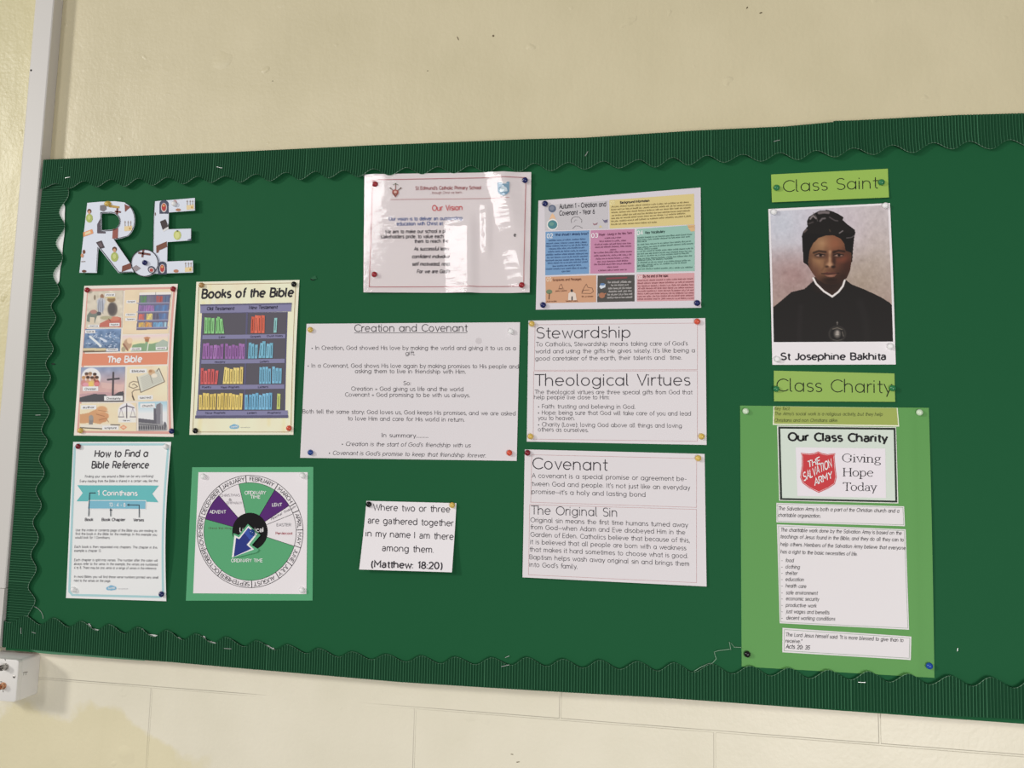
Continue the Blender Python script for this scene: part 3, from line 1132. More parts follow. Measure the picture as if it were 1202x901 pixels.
def edge_lift(a, where='right', p=2.0):
    if where == 'right':
        return lambda u, v: a*max(0, u)**p*max(0, math.sin(math.pi*min(max(v, 0), 1)))
    if where == 'bottom':
        return lambda u, v: a*max(0, v)**p
    return None


# --- big cut-out letters
A = K(90, 230, 9.01)
Bc = K(145, 225, 8.58)
lav = (205, 212, 226)
letter_paper = paper(lav, 0.45)


def cutout(name, label, outer, hole, k, base_d, th=0.0011, seg=9, curl=None):
    """paper letter standing a little off the board"""
    class L_:
        pass
    o2 = [k(*p) for p in outer]
    P = [px(a, b_, base_d) for a, b_ in o2]
    c = sum(P)/len(P)
    c[1] = -base_d
    root = tag(empty(name, c), label, 'letter', 'cut-out display letters')
    s = L_()
    s.root, s.org, s.d = root, np.array(c), base_d
    cf = curl or (lambda a, b_: 0.0)

    def at(x, y, layer=1):
        return px(x, y, base_d)+np.array((0, -layer*EPS-cf(x, y), 0))-s.org
    s.at = at
    loops = [o2]+([[k(*p) for p in hole]] if hole else [])
    allp = sum(loops, [])
    tri = tessellate_polygon([[Vector((p[0], p[1], 0)) for p in lp] for lp in loops])
    n = len(allp)
    vs = [at(p[0], p[1], 0) for p in allp]+[at(p[0], p[1], 0)+np.array((0, th, 0)) for p in allp]
    fs = [tuple(t) for t in tri]+[tuple(i+n for i in t) for t in tri]
    b_ = 0
    for lp in loops:
        m = len(lp)
        fs += [(b_+i, b_+(i+1) % m, b_+(i+1) % m+n, b_+i+n) for i in range(m)]
        b_ += m
    link('card', vs, fs, letter_paper, root)
    return s


def arc_pts(cx, cy, rx, ry, a0, a1, n=12):
    return [(cx+rx*math.cos(math.radians(a0+(a1-a0)*i/n)), cy-ry*math.sin(math.radians(a0+(a1-a0)*i/n))) for i in range(n+1)]


BLK = (40, 36, 42)
R_out = [(112, 72), (250, 60), (400, 55), (470, 62)]+arc_pts(470, 255, 147, 193, 78, -62, 14)+[(470, 447), (395, 462), (590, 740), (600, 806), (440, 812), (228, 540), (212, 812), (28, 810)]
R_hole = [(262, 182), (360, 180)]+arc_pts(365, 268, 88, 88, 85, -85, 12)+[(262, 362)]
sR = cutout('cutout_letter', 'large cut-out paper letter R printed with small religious pictures', R_out, R_hole, A, BOARD+0.0075,
            curl=lambda x, y: 0.0)


def people(p, x, y, s=1.0):
    p.disc(x, y, 22*s, 24*s, (95, 60, 45), 2).disc(x, y+12*s, 15*s, 18*s, (200, 150, 115), 3)
    p.disc(x, y+75*s, 36*s, 46*s, (165, 180, 90), 2).disc(x, y+70*s, 17*s, 24*s, (190, 200, 120), 3)


def tower(p, x, y, s=1.0):
    p.poly([(x-40*s, y), (x-40*s, y-50*s), (x+42*s, y-60*s), (x+42*s, y-8*s)], (222, 200, 150), 2)
    for dx in (-32, 0, 28):
        p.line([(x+dx*s, y-52*s), (x+dx*s, y-110*s)], 0.5, (150, 120, 90), 3)
        p.line([(x+(dx-9)*s, y-92*s), (x+(dx+9)*s, y-92*s)], 0.4, (150, 120, 90), 3)
    p.disc(x+20*s, y-28*s, 9*s, 13*s, (190, 150, 80), 3)


def icon(p, x, y, s=1.0):
    p.poly([(x-46*s, y+66*s), (x-46*s, y-30*s)]+arc_pts(x, y-30*s, 46*s, 42*s, 180, 0, 8)+[(x+46*s, y+66*s)], (70, 75, 95), 2)
    p.disc(x, y+5*s, 30*s, 48*s, (200, 190, 190), 3).disc(x, y+2*s, 22*s, 38*s, (180, 60, 55), 4).disc(x, y-14*s, 10*s, 12*s, (215, 165, 90), 5)


def book(p, pts, c, c2=None):
    p.poly(pts, c, 2)
    if c2:
        m = [sum(q[i] for q in pts)/len(pts) for i in (0, 1)]
        p.poly([(m[0]+(q[0]-m[0])*.6, m[1]+(q[1]-m[1])*.6) for q in pts], c2, 3)


pR = Part(sR, 'printed_pictures').crop(A)
people(pR, 135, 160)
people(pR, 402, 562, 1.1)
book(pR, [(70, 385), (165, 350), (178, 395), (72, 432)], (225, 150, 95), (240, 205, 160))
for i, dx in enumerate((78, 60)):
    pR.disc(dx, 590+40*i, 15, 22, ((120, 75, 55), (200, 140, 100))[i], 2+i)
pR.poly([(48, 690), (92, 688), (92, 696), (48, 698)], (130, 110, 95), 2).disc(80, 795, 24, 14, (110, 65, 50), 2)
pR.poly([(248, 100), (310, 90), (318, 140), (285, 165), (248, 150)], (120, 115, 120), 2)
pR.disc(330, 80, 38, 26, (200, 170, 70), 3).poly([(340, 90), (455, 110), (452, 130), (345, 120)], (185, 150, 70), 2)
pR.line([(405, 165), (468, 170)], 2.0, (120, 60, 50), 3).line([(432, 130), (428, 195)], 2.0, (120, 60, 50), 3)
pR.poly([(508, 85), (570, 118), (512, 168)], (130, 75, 65), 2)
tower(pR, 545, 372)
pR.poly([(383, 350), (440, 340), (436, 445), (378, 452)], (150, 85, 75), 2)
pR.poly([(218, 300), (250, 240), (250, 375), (308, 378), (305, 396), (218, 394)], (90, 80, 90), 2)
book(pR, [(205, 490), (265, 470), (298, 545), (250, 560)], (75, 65, 70), (105, 90, 95))
pR.poly([(483, 740), (570, 708), (580, 765), (478, 802)], (125, 72, 58), 2)
pR.line([(258, 372)]+[(256, 176), (360, 172)]+arc_pts(365, 268, 96, 96, 85, -85, 12)+[(258, 372)], 0.75, BLK, 4)
pR.line(arc_pts(470, 255, 145, 191, 70, -62, 14)+[(398, 458), (592, 742)], 0.6, BLK, 4)
pR.line([(245, 545), (448, 806), (590, 803)], 0.7, BLK, 4).line([(225, 540), (210, 800)], 0.5, BLK, 4)
pR.build()

E_out = [(318, 95), (718, 62), (720, 188), (455, 208), (452, 378), (682, 370), (680, 488), (442, 506), (438, 702), (698, 692), (700, 812), (298, 825), (303, 300)]
sE = cutout('cutout_letter', 'large cut-out paper letter E printed with small religious pictures', E_out, None, Bc, BOARD+0.0085)
pE = Part(sE, 'printed_pictures').crop(Bc)
icon(pE, 409, 155)
icon(pE, 392, 770, .95)
tower(pE, 672, 182, .9)
tower(pE, 655, 808, .9)
pE.poly([(368, 300), (425, 276), (452, 350), (395, 385)], (70, 60, 62), 2).poly([(395, 384), (450, 350), (456, 372), (402, 404)], (215, 215, 215), 2)
pE.line([(452, 320), (458, 370)], 0.5, BLK, 3)
pE.disc(543, 437, 38, 48, (188, 195, 105), 2).disc(543, 440, 24, 32, (205, 208, 130), 3).disc(545, 395, 9, 7, (70, 75, 60), 4)
pE.poly([(330, 545), (435, 500), (440, 556), (360, 590), (352, 612), (332, 618)], (122, 78, 62), 2)
pE.disc(552, 182, 26, 14, (175, 120, 90), 2).disc(530, 798, 26, 16, (180, 120, 90), 2).disc(520, 112, 20, 30, (185, 150, 150), 2)
pE.disc(321, 225, 5, 18, (120, 85, 80), 2)
pE.poly([(640, 486), (660, 476), (680, 474), (680, 487)], (60, 55, 90), 2)
pE.line([(722, 66), (722, 186)], 0.5, BLK, 3).line([(684, 372), (682, 486)], 0.5, BLK, 3).line([(310, 100), (300, 600)], 0.4, BLK, 3)
pE.build()

dot_c = (215, 717)
sD = cutout('cutout_full_stop', 'round cut-out paper full stop between the letters R and E', arc_pts(*dot_c, 138, 138, 0, 350, 35), None, Bc, BOARD+0.0101)
sD.root['category'] = 'full stop'
pD = Part(sD, 'printed_pictures').crop(Bc)
pD.line(arc_pts(*dot_c, 135, 135, 0, 360, 36), 0.9, BLK, 4)
pD.line([(150, 615), (272, 632)], 2.4, (115, 70, 65), 3).line([(202, 585), (190, 660)], 2.2, (115, 70, 65), 3)
pD.poly([(95, 760), (130, 738), (176, 770), (130, 802), (100, 800)], (150, 140, 145), 2)
pD.disc(285, 785, 42, 36, (80, 80, 98), 2, rot=.6).disc(284, 788, 30, 24, (190, 185, 188), 3, rot=.6).disc(284, 790, 18, 17, (180, 70, 62), 4)
pD.build()

# --- poster: The Bible
BA, BB = K(95, 335, 10.008), K(85, 420, 9.483)
bib = Sheet('poster', 'tall poster in a pink frame headed The Bible, made of small picture panels', 'poster',
            [(98.9, 335.4), (208.7, 333), (203.8, 512.5), (86.7, 510.9)], (226, 216, 205), edge_lift(.009), group='printed posters')
p = bib.part('printed_frame', 'pink printed border frame')
PK, CR = (214, 158, 146), (232, 214, 190)
fr_o = [(102.4, 338.8), (206.5, 336.6), (201.4, 509.2), (90.2, 507.6)]
fr_i = [(104.9, 341.8), (203.8, 339.6), (198.6, 506.2), (93.2, 504.4)]
for i in range(4):
    j = (i+1) % 4
    p.quad([fr_o[i], fr_o[j], fr_i[j], fr_i[i]], PK, n=(20, 1))
p.build()
# panels
def panel(q, nx, ny, base, x0, y0, s):
    return Canvas(q, nx, ny, base).crop(x0, y0, s)


def ppx(k, pts):
    return [k(*a) for a in pts]


c = panel(ppx(BA, [(85, 72), (500, 55), (490, 497), (55, 500)]), 110, 120, (205, 195, 175), 95, 335, 10.008)
c.noise(7, 14, 3)
c.ell(250, 130, 22, 30, (150, 110, 85)).ell(240, 190, 50, 45, (185, 190, 200)).ell(235, 250, 42, 70, (165, 172, 185))
c.line([(215, 170), (205, 330)], 6, (110, 110, 125)).line([(255, 160), (262, 330)], 6, (110, 110, 125)).line([(235, 150), (232, 300)], 5, (120, 120, 130))
c.ell(165, 140, 12, 30, (135, 120, 100)).ell(360, 165, 48, 32, (140, 110, 70)).ell(355, 140, 55, 12, (200, 180, 120))
c.ell(375, 280, 58, 82, (100, 92, 88)).ell(365, 272, 40, 66, (85, 78, 78))
c.poly([(75, 350), (110, 300), (165, 285), (215, 320), (240, 345), (190, 360), (165, 440), (100, 430), (70, 420)], (115, 125, 115))
c.ell(150, 310, 40, 24, (175, 125, 115)).ell(215, 330, 26, 22, (80, 82, 88)).poly([(110, 370), (165, 375), (160, 450), (105, 450)], (210, 195, 170))
c.poly([(225, 445), (330, 395), (430, 365), (480, 380), (480, 490), (220, 490)], (190, 105, 90)).ell(400, 390, 60, 25, (205, 125, 100))
c.ell(300, 380, 70, 22, (170, 165, 130)).line([(330, 390), (350, 420)], 8, (120, 80, 60))
c.build(bib, 'picture_panel', label='street market picture panel')
c = panel(ppx(BA, [(50, 512), (478, 508), (465, 775), (25, 785)]), 100, 64, (118, 145, 180), 95, 335, 10.008)
c.grad((120, 150, 190), (95, 120, 150)).noise(16, 9, 5)
r = random.Random(3)
for i in range(70):
    c.ell(r.uniform(60, 460), r.uniform(540, 730), r.uniform(6, 20), r.uniform(3, 8), (205, 215, 230) if r.random() < .7 else (60, 85, 125), rot=r.uniform(-.6, .6), a=.75)
c.line([(110, 600), (180, 660), (235, 710)], 26, (215, 222, 232)).line([(235, 620), (300, 655)], 24, (200, 210, 225))
c.poly([(25, 735), (300, 735), (300, 785), (20, 790)], (205, 190, 150)).poly([(20, 765), (300, 765), (300, 790), (20, 790)], (110, 95, 75))
c.build(bib, 'picture_panel', label='blue sea picture panel')
c = panel(ppx(BA, [(520, 52), (1075, 42), (1060, 570), (495, 572)]), 120, 110, (226, 206, 172), 95, 335, 10.008)
c.noise(4, 6, 9)
shelf = [(690, 115), (1065, 108), (1040, 520), (665, 525)]
c.poly(shelf, (105, 102, 130))
rows = [(118, 202, [((90, 140, 90), 705, 780), ((110, 105, 125), 785, 880), ((175, 80, 70), 895, 968), ((90, 110, 145), 985, 1050)]),
        (228, 305, [((140, 105, 165), 690, 770), ((160, 110, 175), 772, 868), ((80, 115, 165), 880, 955), ((75, 120, 175), 958, 1040)]),
        (328, 405, [((205, 95, 75), 690, 755), ((215, 195, 100), 782, 856), ((95, 92, 115), 860, 930), ((85, 120, 170), 935, 1030)]),
        (430, 492, [((210, 170, 70), 690, 765), ((215, 155, 65), 770, 850), ((105, 165, 205), 870, 985), ((150, 190, 205), 1000, 1030)])]
for y0, y1, bl in rows:
    for col, x0, x1 in bl:
        x = x0
        while x < x1-4:
            w = 15
            q = r.uniform(-14, 14)
            c.poly([(x, y0+r.uniform(0, 14)), (min(x+w-3, x1), y0+r.uniform(0, 14)), (min(x+w-3, x1), y1), (x, y1)], [max(20, v+q) for v in col])
            x += w
    c.line([(668, y1+8), (1046, y1+4)], 12, (150, 150, 178))
c.poly([(690, 84), (1068, 76), (1066, 106), (690, 112)], (225, 220, 215)).line([(884, 80), (884, 108)], 4, (60, 60, 70))
c.build(bib, 'picture_panel', label='bookcase picture panel')
c = panel(ppx(BA, [(495, 590), (1055, 580), (1048, 770), (478, 778)]), 120, 46, (228, 208, 170), 95, 335, 10.008)
c.grad((222, 200, 205), (232, 214, 165), lo=0, hi=.5)
c.poly([(620, 700), (720, 680), (850, 690), (930, 670), (1060, 690), (1060, 780), (600, 780)], (125, 160, 120))
c.poly([(900, 690), (990, 640), (1060, 670), (1060, 730), (900, 730)], (165, 180, 165))
c.ell(560, 690, 50, 60, (185, 150, 120)).ell(585, 650, 34, 36, (225, 195, 160)).line([(510, 690), (560, 760)], 22, (150, 105, 85)).ell(510, 750, 26, 30, (170, 160, 130))
c.ell(795, 640, 26, 34, (165, 110, 75)).ell(795, 620, 40, 12, (190, 130, 85)).line([(790, 680), (770, 775)], 34, (130, 165, 125)).line([(812, 690), (800, 770)], 10, (235, 230, 220))
c.build(bib, 'picture_panel', label='hillside figures picture panel')
p = bib.part('title_band', 'salmon band with the white title')
p.quad(ppx(BA, [(22, 800), (1055, 788)])+ppx(BB, [(1085, 75), (100, 85)]), (218, 136, 104), n=(12, 3))
p.crop(K(80, 325, 4.507)).text('The Bible', 210, 454, 397, 450, 32, (240, 236, 232), font='kid', bold=.03, italic=.12, layer=3)
p.build()
c = panel(ppx(BB, [(97, 105), (598, 100), (580, 488), (80, 490)]), 110, 88, (150, 160, 185), 85, 420, 9.483)
c.grad((135, 152, 185), (205, 165, 160), lo=0, hi=.55).noise(6, 8, 4)
c.poly([(320, 270), (580, 300), (580, 370), (330, 330)], (215, 180, 172), .7).poly([(80, 400), (330, 380), (580, 390), (580, 420), (80, 430)], (180, 140, 150), .6)
c.poly([(80, 440), (240, 400), (370, 405), (420, 440), (520, 380), (580, 370), (580, 490), (78, 492)], (78, 76, 82))
c.line([(463, 165), (455, 415)], 22, (72, 66, 72)).line([(398, 242), (526, 230)], 20, (72, 66, 72))
c.ell(212, 215, 108, 104, (228, 226, 228), .05)
for i, (x, y, cc, hc) in enumerate([(160, 185, (225, 215, 220), (95, 70, 60)), (200, 180, (230, 225, 225), (150, 120, 90)), (252, 190, (140, 90, 80), (70, 50, 45)),
                                   (128, 225, (200, 130, 130), (190, 140, 90)), (175, 225, (205, 150, 120), (75, 50, 40)), (222, 228, (215, 180, 110), (85, 60, 50)), (275, 225, (175, 80, 75), (80, 55, 45))]):
    c.ell(x, y+55, 30, 40, cc).ell(x, y, 20, 24, (205, 160, 130)).ell(x, y-10, 22, 16, hc)
c.ell(205, 290, 30, 26, (225, 190, 90)).ell(150, 295, 34, 22, (220, 150, 165)).ell(275, 290, 30, 24, (215, 120, 125))
c.build(bib, 'picture_panel', label='cross at sunset picture panel')
c = panel(ppx(BB, [(622, 98), (1088, 92), (1080, 475), (605, 480)]), 100, 84, (230, 211, 178), 85, 420, 9.483)
c.noise(4, 5, 2)
c.poly([(735, 215), (1000, 120), (1055, 268), (775, 385)], (205, 205, 190))
for i in range(9):
    f = i/9
    c.line([(770+30*f+5, 225+140*f), (980+50*f, 150+118*f)], 5, (150, 152, 145), .8)
c.line([(735, 210), (775, 385), (1055, 268), (990, 120), (965, 150)], 8, (95, 80, 65)).line([(880, 175), (915, 285)], 5, (120, 110, 100))
c.ell(905, 165, 40, 32, (200, 165, 125)).ell(935, 200, 34, 24, (228, 215, 195)).ell(890, 150, 20, 16, (175, 130, 90))
c.line([(740, 270), (690, 262), (650, 280), (640, 320), (690, 340), (740, 320), (700, 290), (680, 300)], 8, (115, 100, 85))
c.line([(770, 350), (700, 360), (675, 385), (680, 420), (700, 470)], 8, (95, 80, 68)).line([(680, 425), (695, 465)], 16, (95, 80, 68))
c.build(bib, 'picture_panel', label='open book picture panel')
c = panel(ppx(BB, [(85, 508), (722, 500), (715, 815), (78, 812)]), 130, 66, (230, 211, 176), 85, 420, 9.483)
c.noise(3, 5, 7)
c.poly([(85, 628), (180, 610), (290, 560), (330, 600), (400, 620), (410, 660), (370, 700), (310, 735), (230, 720), (85, 728)], (205, 152, 105))
c.ell(330, 575, 62, 40, (212, 160, 112)).ell(350, 640, 58, 34, (205, 148, 102)).ell(340, 690, 50, 26, (200, 142, 98))
c.line([(270, 625), (360, 650)], 6, (150, 98, 66)).line([(290, 580), (400, 600)], 5, (160, 108, 74)).line([(300, 690), (385, 668)], 5, (150, 98, 66))
c.line([(385, 680), (405, 712)], 8, (165, 130, 100)).poly([(185, 650), (215, 635), (238, 660), (225, 778), (182, 782)], (135, 130, 128)).ell(210, 665, 26, 30, (150, 146, 142))
c.poly([(90, 742), (520, 735), (530, 750), (330, 760), (330, 795), (100, 780)], (222, 215, 200)).line([(90, 775), (330, 788)], 12, (95, 88, 80)).line([(430, 742), (530, 745)], 10, (80, 74, 70))
c.ell(615, 600, 102, 100, (228, 222, 230), .06).poly([(513, 600), (717, 600), (715, 715), (513, 715)], (232, 222, 214))
c.line([(612, 512), (610, 665)], 11, (70, 64, 78)).line([(540, 565), (612, 532), (695, 555)], 10, (70, 64, 78))
for xx in (548, 680):
    c.line([(xx, 560), (xx-26, 650)], 4, (110, 105, 118)).line([(xx, 560), (xx+26, 650)], 4, (110, 105, 118)).line([(xx-32, 656), (xx+32, 656)], 9, (105, 98, 112))
c.poly([(530, 772), (572, 742), (615, 770), (572, 802)], (222, 150, 112)).ell(572, 772, 20, 10, (228, 190, 160))
c.build(bib, 'picture_panel', label='writing hand and scales picture panel')
c = panel(ppx(BB, [(745, 492), (1075, 486), (1060, 808), (738, 812)]), 74, 72, (205, 218, 226), 85, 420, 9.483)
c.grad((160, 200, 215), (222, 226, 228), lo=0, hi=.4)
c.poly([(945, 560), (950, 520), (1000, 500), (1020, 520), (1015, 790), (940, 790)], (125, 124, 132)).poly([(1000, 502), (1020, 522), (1015, 790), (985, 790)], (160, 160, 165))
c.poly([(738, 670), (915, 690), (920, 560), (945, 560), (945, 745), (738, 720)], (100, 99, 108)).poly([(738, 715), (1060, 745), (1060, 812), (736, 812)], (150, 150, 152))
for xx in range(750, 1060, 26):
    c.ell(xx, 775, 8, 24, (85, 85, 92))
c.line([(738, 735), (950, 752)], 9, (90, 90, 98)).ell(1040, 745, 16, 34, (105, 105, 112))
c.build(bib, 'picture_panel', label='stone church picture panel')
TAGW = (232, 229, 228)
for k, x0, x1, y0, y1, t in [(BA, 285, 405, 95, 130, 'moral'), (BA, 340, 462, 442, 480, 'Prophet'), (BA, 90, 218, 462, 495, 'mercy'), (BA, 52, 172, 525, 562, 'sea'),
                             (BA, 305, 445, 740, 772, 'miracles'), (BA, 595, 728, 732, 768, 'disciple'), (BA, 905, 1040, 728, 762, 'commands'), (BA, 540, 655, 175, 210, 'Gospel'),
                             (BA, 530, 655, 330, 362, 'History'), (BA, 530, 655, 384, 418, 'Testament'),
                             (BB, 118, 292, 318, 368, 'Christian'), (BB, 358, 570, 424, 475, 'Christianity'), (BB, 652, 850, 125, 172, 'Bible'), (BB, 742, 915, 418, 465, 'sacred'),
                             (BB, 98, 270, 525, 572, 'author'), (BB, 335, 520, 755, 800, 'scripture'), (BB, 768, 935, 508, 556, 'church'), (BB, 560, 655, 680, 715, 'law')]:
    p = bib.part('caption_tag', 'white caption tag').crop(k)
    p.quad([(x0, y0), (x1, y0-2), (x1, y1-2), (x0, y1)], TAGW, 3, n=(3, 1))
    m = (x1-x0)*.14
    p.text(t, x0+m, y1-11, x1-m, y1-13, (y1-y0)*.48, (75, 70, 75), bold=.004, layer=4, res=1)
    p.build()

# --- poster: Books of the Bible
KB = K(215, 320, 4.507)
bks = Sheet('poster', 'tall cream poster headed Books of the Bible, showing a grey bookcase', 'poster',
            [(230.5, 330.7), (351.5, 328.4), (344.4, 510.1), (222.3, 510.1)], (230, 222, 200), edge_lift(.003), group='printed posters')
c = Canvas(ppx(KB, [(80, 56), (604, 48), (574, 846), (46, 846)]), 90, 120, (232, 222, 190)).crop(215, 320, 4.507)
r = random.Random(11)
for i in range(16):
    x = r.uniform(60, 600)
    c.line([(x, r.uniform(40, 400)), (x-20, r.uniform(500, 860))], r.uniform(8, 26), (234, 212, 150) if i % 2 else (240, 234, 214), .45, soft=3)
c.noise(3, 10, 8)
c.build(bks, 'printed_background', layer=1, label='cream watercolour background')
p = bks.part('printed_frame', 'thin brown frame line').crop(KB)
p.line([(100, 62), (580, 54), (596, 70), (571, 828), (558, 842), (62, 842), (52, 828), (84, 78)], 0.55, (150, 115, 85), 2, closed=True).build()
p = bks.part('title_text').crop(KB).text('Books of the Bible', 100, 134, 582, 125, 44, (45, 42, 48), font='kid', bold=.03, italic=.14, layer=2)
p.build()
GR, PU, PUd = (88, 85, 95), (128, 126, 162), (92, 90, 122)
p = bks.part('bookcase_picture', 'grey bookcase of coloured books').crop(KB)
p.quad([(100, 212), (556, 208), (542, 735), (74, 735)], PUd, 2)
p.quad([(108, 215), (335, 214), (325, 728), (84, 728)], GR, 3)
p.quad([(345, 214), (550, 212), (536, 728), (328, 728)], GR, 3)
p.quad([(92, 172), (577, 164), (574, 206), (92, 214)], PU, 4, n=(6, 1)).quad([(92, 168), (578, 160), (577, 168), (92, 176)], PUd, 5, n=(6, 1))
for x0, x1, y0, y1 in ((104, 546, 330, 352), (98, 543, 460, 482), (92, 540, 595, 618)):
    p.quad([(x0, y0), (x1, y0-4), (x1-1, y1-4), (x0-1, y1)], PU, 5, n=(6, 1))
p.quad([(72, 730), (556, 728), (556, 754), (70, 756)], PU, 5, n=(6, 1)).quad([(66, 755), (558, 753), (558, 768), (64, 770)], PUd, 5, n=(6, 1))
p.quad([(335, 214), (345, 214), (329, 730), (321, 730)], PUd, 4, n=(1, 6))
r = random.Random(5)


def brow(x0, x1, n, yb, yt, col, gap=1.0, lean=None):
    w = (x1-x0)/n
    for i in range(n):
        a = x0+i*w
        h = yt+r.uniform(0, 16)
        s = (lean or {}).get(i, -3+r.uniform(-2, 2))
        q = r.uniform(-10, 10)
        cc = tuple(int(min(235, max(20, v+q))) for v in col)
        p.poly([(a+s*-1, h), (a+w-2.5-s, h+r.uniform(-2, 3)), (a+w-2.5, yb), (a, yb)], cc, 6)
        p.line([(a+w*.45-s*.6, h+14), (a+w*.45, yb-12)], 0.55, tuple(int(v*.5) for v in cc), 7)


brow(114, 168, 3, 322, 226, (125, 195, 120))
brow(172, 222, 3, 322, 232, (125, 195, 120), lean={1: 6, 2: 10})
brow(360, 436, 4, 320, 222, (215, 100, 75))
brow(482, 500, 1, 318, 226, (135, 195, 195))
brow(103, 216, 6, 456, 372, (160, 110, 175))
brow(224, 330, 6, 456, 372, (160, 110, 175))
brow(346, 398, 3, 454, 366, (115, 180, 205))
brow(402, 480, 4, 452, 362, (115, 180, 205), lean={0: -10})
brow(94, 184, 5, 590, 502, (210, 95, 95), lean={4: -8})
brow(212, 320, 6, 588, 498, (225, 200, 110), lean={0: -9})
brow(406, 470, 4, 588, 492, (110, 175, 205))
brow(474, 526, 3, 586, 494, (110, 175, 205))
brow(84, 176, 5, 724, 635, (222, 195, 100))
brow(180, 316, 7, 724, 632, (222, 195, 100))
brow(328, 474, 8, 724, 630, (110, 175, 210))
brow(498, 518, 1, 722, 632, (180, 190, 95))
for t, x0, x1, y, cap in (('Old Testament', 128, 270, 199, 17), ('New Testament', 352, 500, 193, 17), ('Law', 192, 222, 346, 10), ('Gospels', 358, 412, 344, 10),
                          ('Church History', 446, 530, 341, 10), ('History', 170, 222, 478, 10), ('Letters', 410, 456, 476, 10), ('Poetry', 102, 148, 611, 10),
                          ('Major Prophets', 202, 298, 611, 10), ('Letters', 400, 452, 610, 10), ('Minor Prophets', 120, 224, 747, 10), ('Letters', 342, 390, 747, 10), ('Prophecy', 450, 518, 746, 10)):
    p.text(t, x0, y, x1, y-2, cap, (50, 48, 70), bold=.012 if cap > 12 else .004, italic=.1, layer=7, res=1)
p.build()


def cloud_logo(sheet, k, x, y, s):
    q = sheet.part('printed_logo', 'small blue cloud-shaped logo').crop(k)
    q.disc(x-14*s, y+2*s, 11*s, 9*s, (120, 175, 205), 3).disc(x, y-1*s, 15*s, 13*s, (120, 175, 205), 3).disc(x+13*s, y, 12*s, 10*s, (120, 175, 205), 3)
    q.text('twinkl', x-15*s, y+5*s, x+17*s, y+3*s, 9*s, (230, 235, 240), bold=.02, layer=4, res=1)
    q.text('visit twinkl.com', x+34*s, y+6*s, x+84*s, y+6*s, 5*s, (150, 150, 155), layer=4, res=1)
    q.build()


cloud_logo(bks, KB, 271, 814, 1.0)

# --- poster: How to Find a Bible Reference
KH = K(70, 510, 4.394)
how = Sheet('poster', 'tall white poster in a pale blue frame headed How to Find a Bible Reference', 'poster',
            [(85.9, 518.4), (200.9, 518.4), (195.2, 705.3), (77.5, 701.6)], (222, 224, 228), edge_lift(.009), group='printed posters')
p = how.part('printed_frame', 'pale blue rounded frame').crop(KH)
TE = (158, 200, 205)
p.line([(92, 50), (540, 50), (562, 78), (536, 820), (520, 836), (66, 826), (50, 808), (78, 68)], 2.5, TE, 1, closed=True).build()
p = how.part('title_text').crop(KH)
p.text('How to Find a', 182, 114, 456, 113, 34, (55, 52, 58), font='kid', bold=.014, italic=.14, layer=2).text('Bible Reference', 167, 172, 463, 172, 34, (55, 52, 58), font='kid', bold=.014, italic=.14, layer=2).build()
p = how.part('banner_picture', 'teal ribbon banner reading 1 Corinthians').crop(KH)
TL = (88, 180, 182)
p.quad([(92, 260), (130, 260), (145, 343), (88, 343)], TL, 1, n=(1, 1)) if False else None
p.poly([(92, 260), (145, 261), (145, 343), (88, 343), (120, 301)], TL, 2).quad([(144, 261), (470, 261), (470, 345), (144, 343)], TL, 2)
p.poly([(469, 261), (522, 262), (488, 304), (522, 347), (469, 345)], TL, 2)
p.quad([(150, 337), (457, 337), (456, 384), (146, 383)], (232, 236, 238), 3, n=(6, 1)).quad([(153, 340), (454, 340), (453, 381), (149, 380)], (112, 178, 200), 4, n=(6, 1))
p.text('1 Corinthians', 200, 312, 408, 313, 24, (240, 242, 242), bold=.02, layer=4).text('13 : 4 - 8', 262, 369, 346, 370, 18, (238, 240, 242), bold=.015, layer=5)
LN = (55, 70, 80)
p.line([(188, 300), (157, 300), (152, 420)], 1.0, LN, 5).line([(268, 384), (268, 420)], 1.0, LN, 5).line([(358, 361), (420, 362), (420, 425)], 1.0, LN, 5)
p.poly([(354, 361), (366, 354), (366, 368)], LN, 6).poly([(268, 378), (262, 390), (275, 390)], LN, 6)
p.build()
p = how.part('body_text').crop(KH)
TXT = (98, 96, 102)
for t, x0, y0, x1, y1, bd in (('Finding your way around a Bible can be very confusing!', 132, 221, 490, 219, 0), ('Every reading from the Bible is shared in a certain way, like this:', 105, 245, 516, 243, 0),
                             ('Book', 132, 444, 173, 444, .02), ('Book Chapter', 220, 444, 343, 444, .02), ('Verses', 388, 445, 443, 445, .02),
                             ('Use the index or contents page of the Bible you are reading to', 84, 497, 514, 499, 0), ('find the book in the Bible for the readings. In this example you', 82, 516, 514, 519, 0),
                             ('would look for 1 Corinthians.', 80, 535, 263, 536, 0), ('Each book is then separated into chapters. The chapter in this', 78, 583, 514, 585, 0),
                             ('example is chapter 13.', 76, 603, 216, 604, 0), ('Each chapter is split into verses. The number after the colon will', 76, 651, 514, 652, 0),
                             ('always refer to the verse. In the example, the verses are numbered', 75, 671, 514, 673, 0), ('4 to 8. There may be one verse or a range of verses in the reference.', 75, 691, 508, 693, 0),
                             ('In most Bibles you will find these verse numbers printed very small', 76, 737, 514, 740, 0), ('next to the verses on the page.', 75, 757, 264, 759, 0)):
    p.text(t, x0, y0, x1, y1, 12 if bd == 0 else 14, TXT if bd == 0 else (70, 68, 75), bold=bd+.002, italic=.1, layer=2, res=1)
p.build()
cloud_logo(how, KH, 268, 790, 1.05)

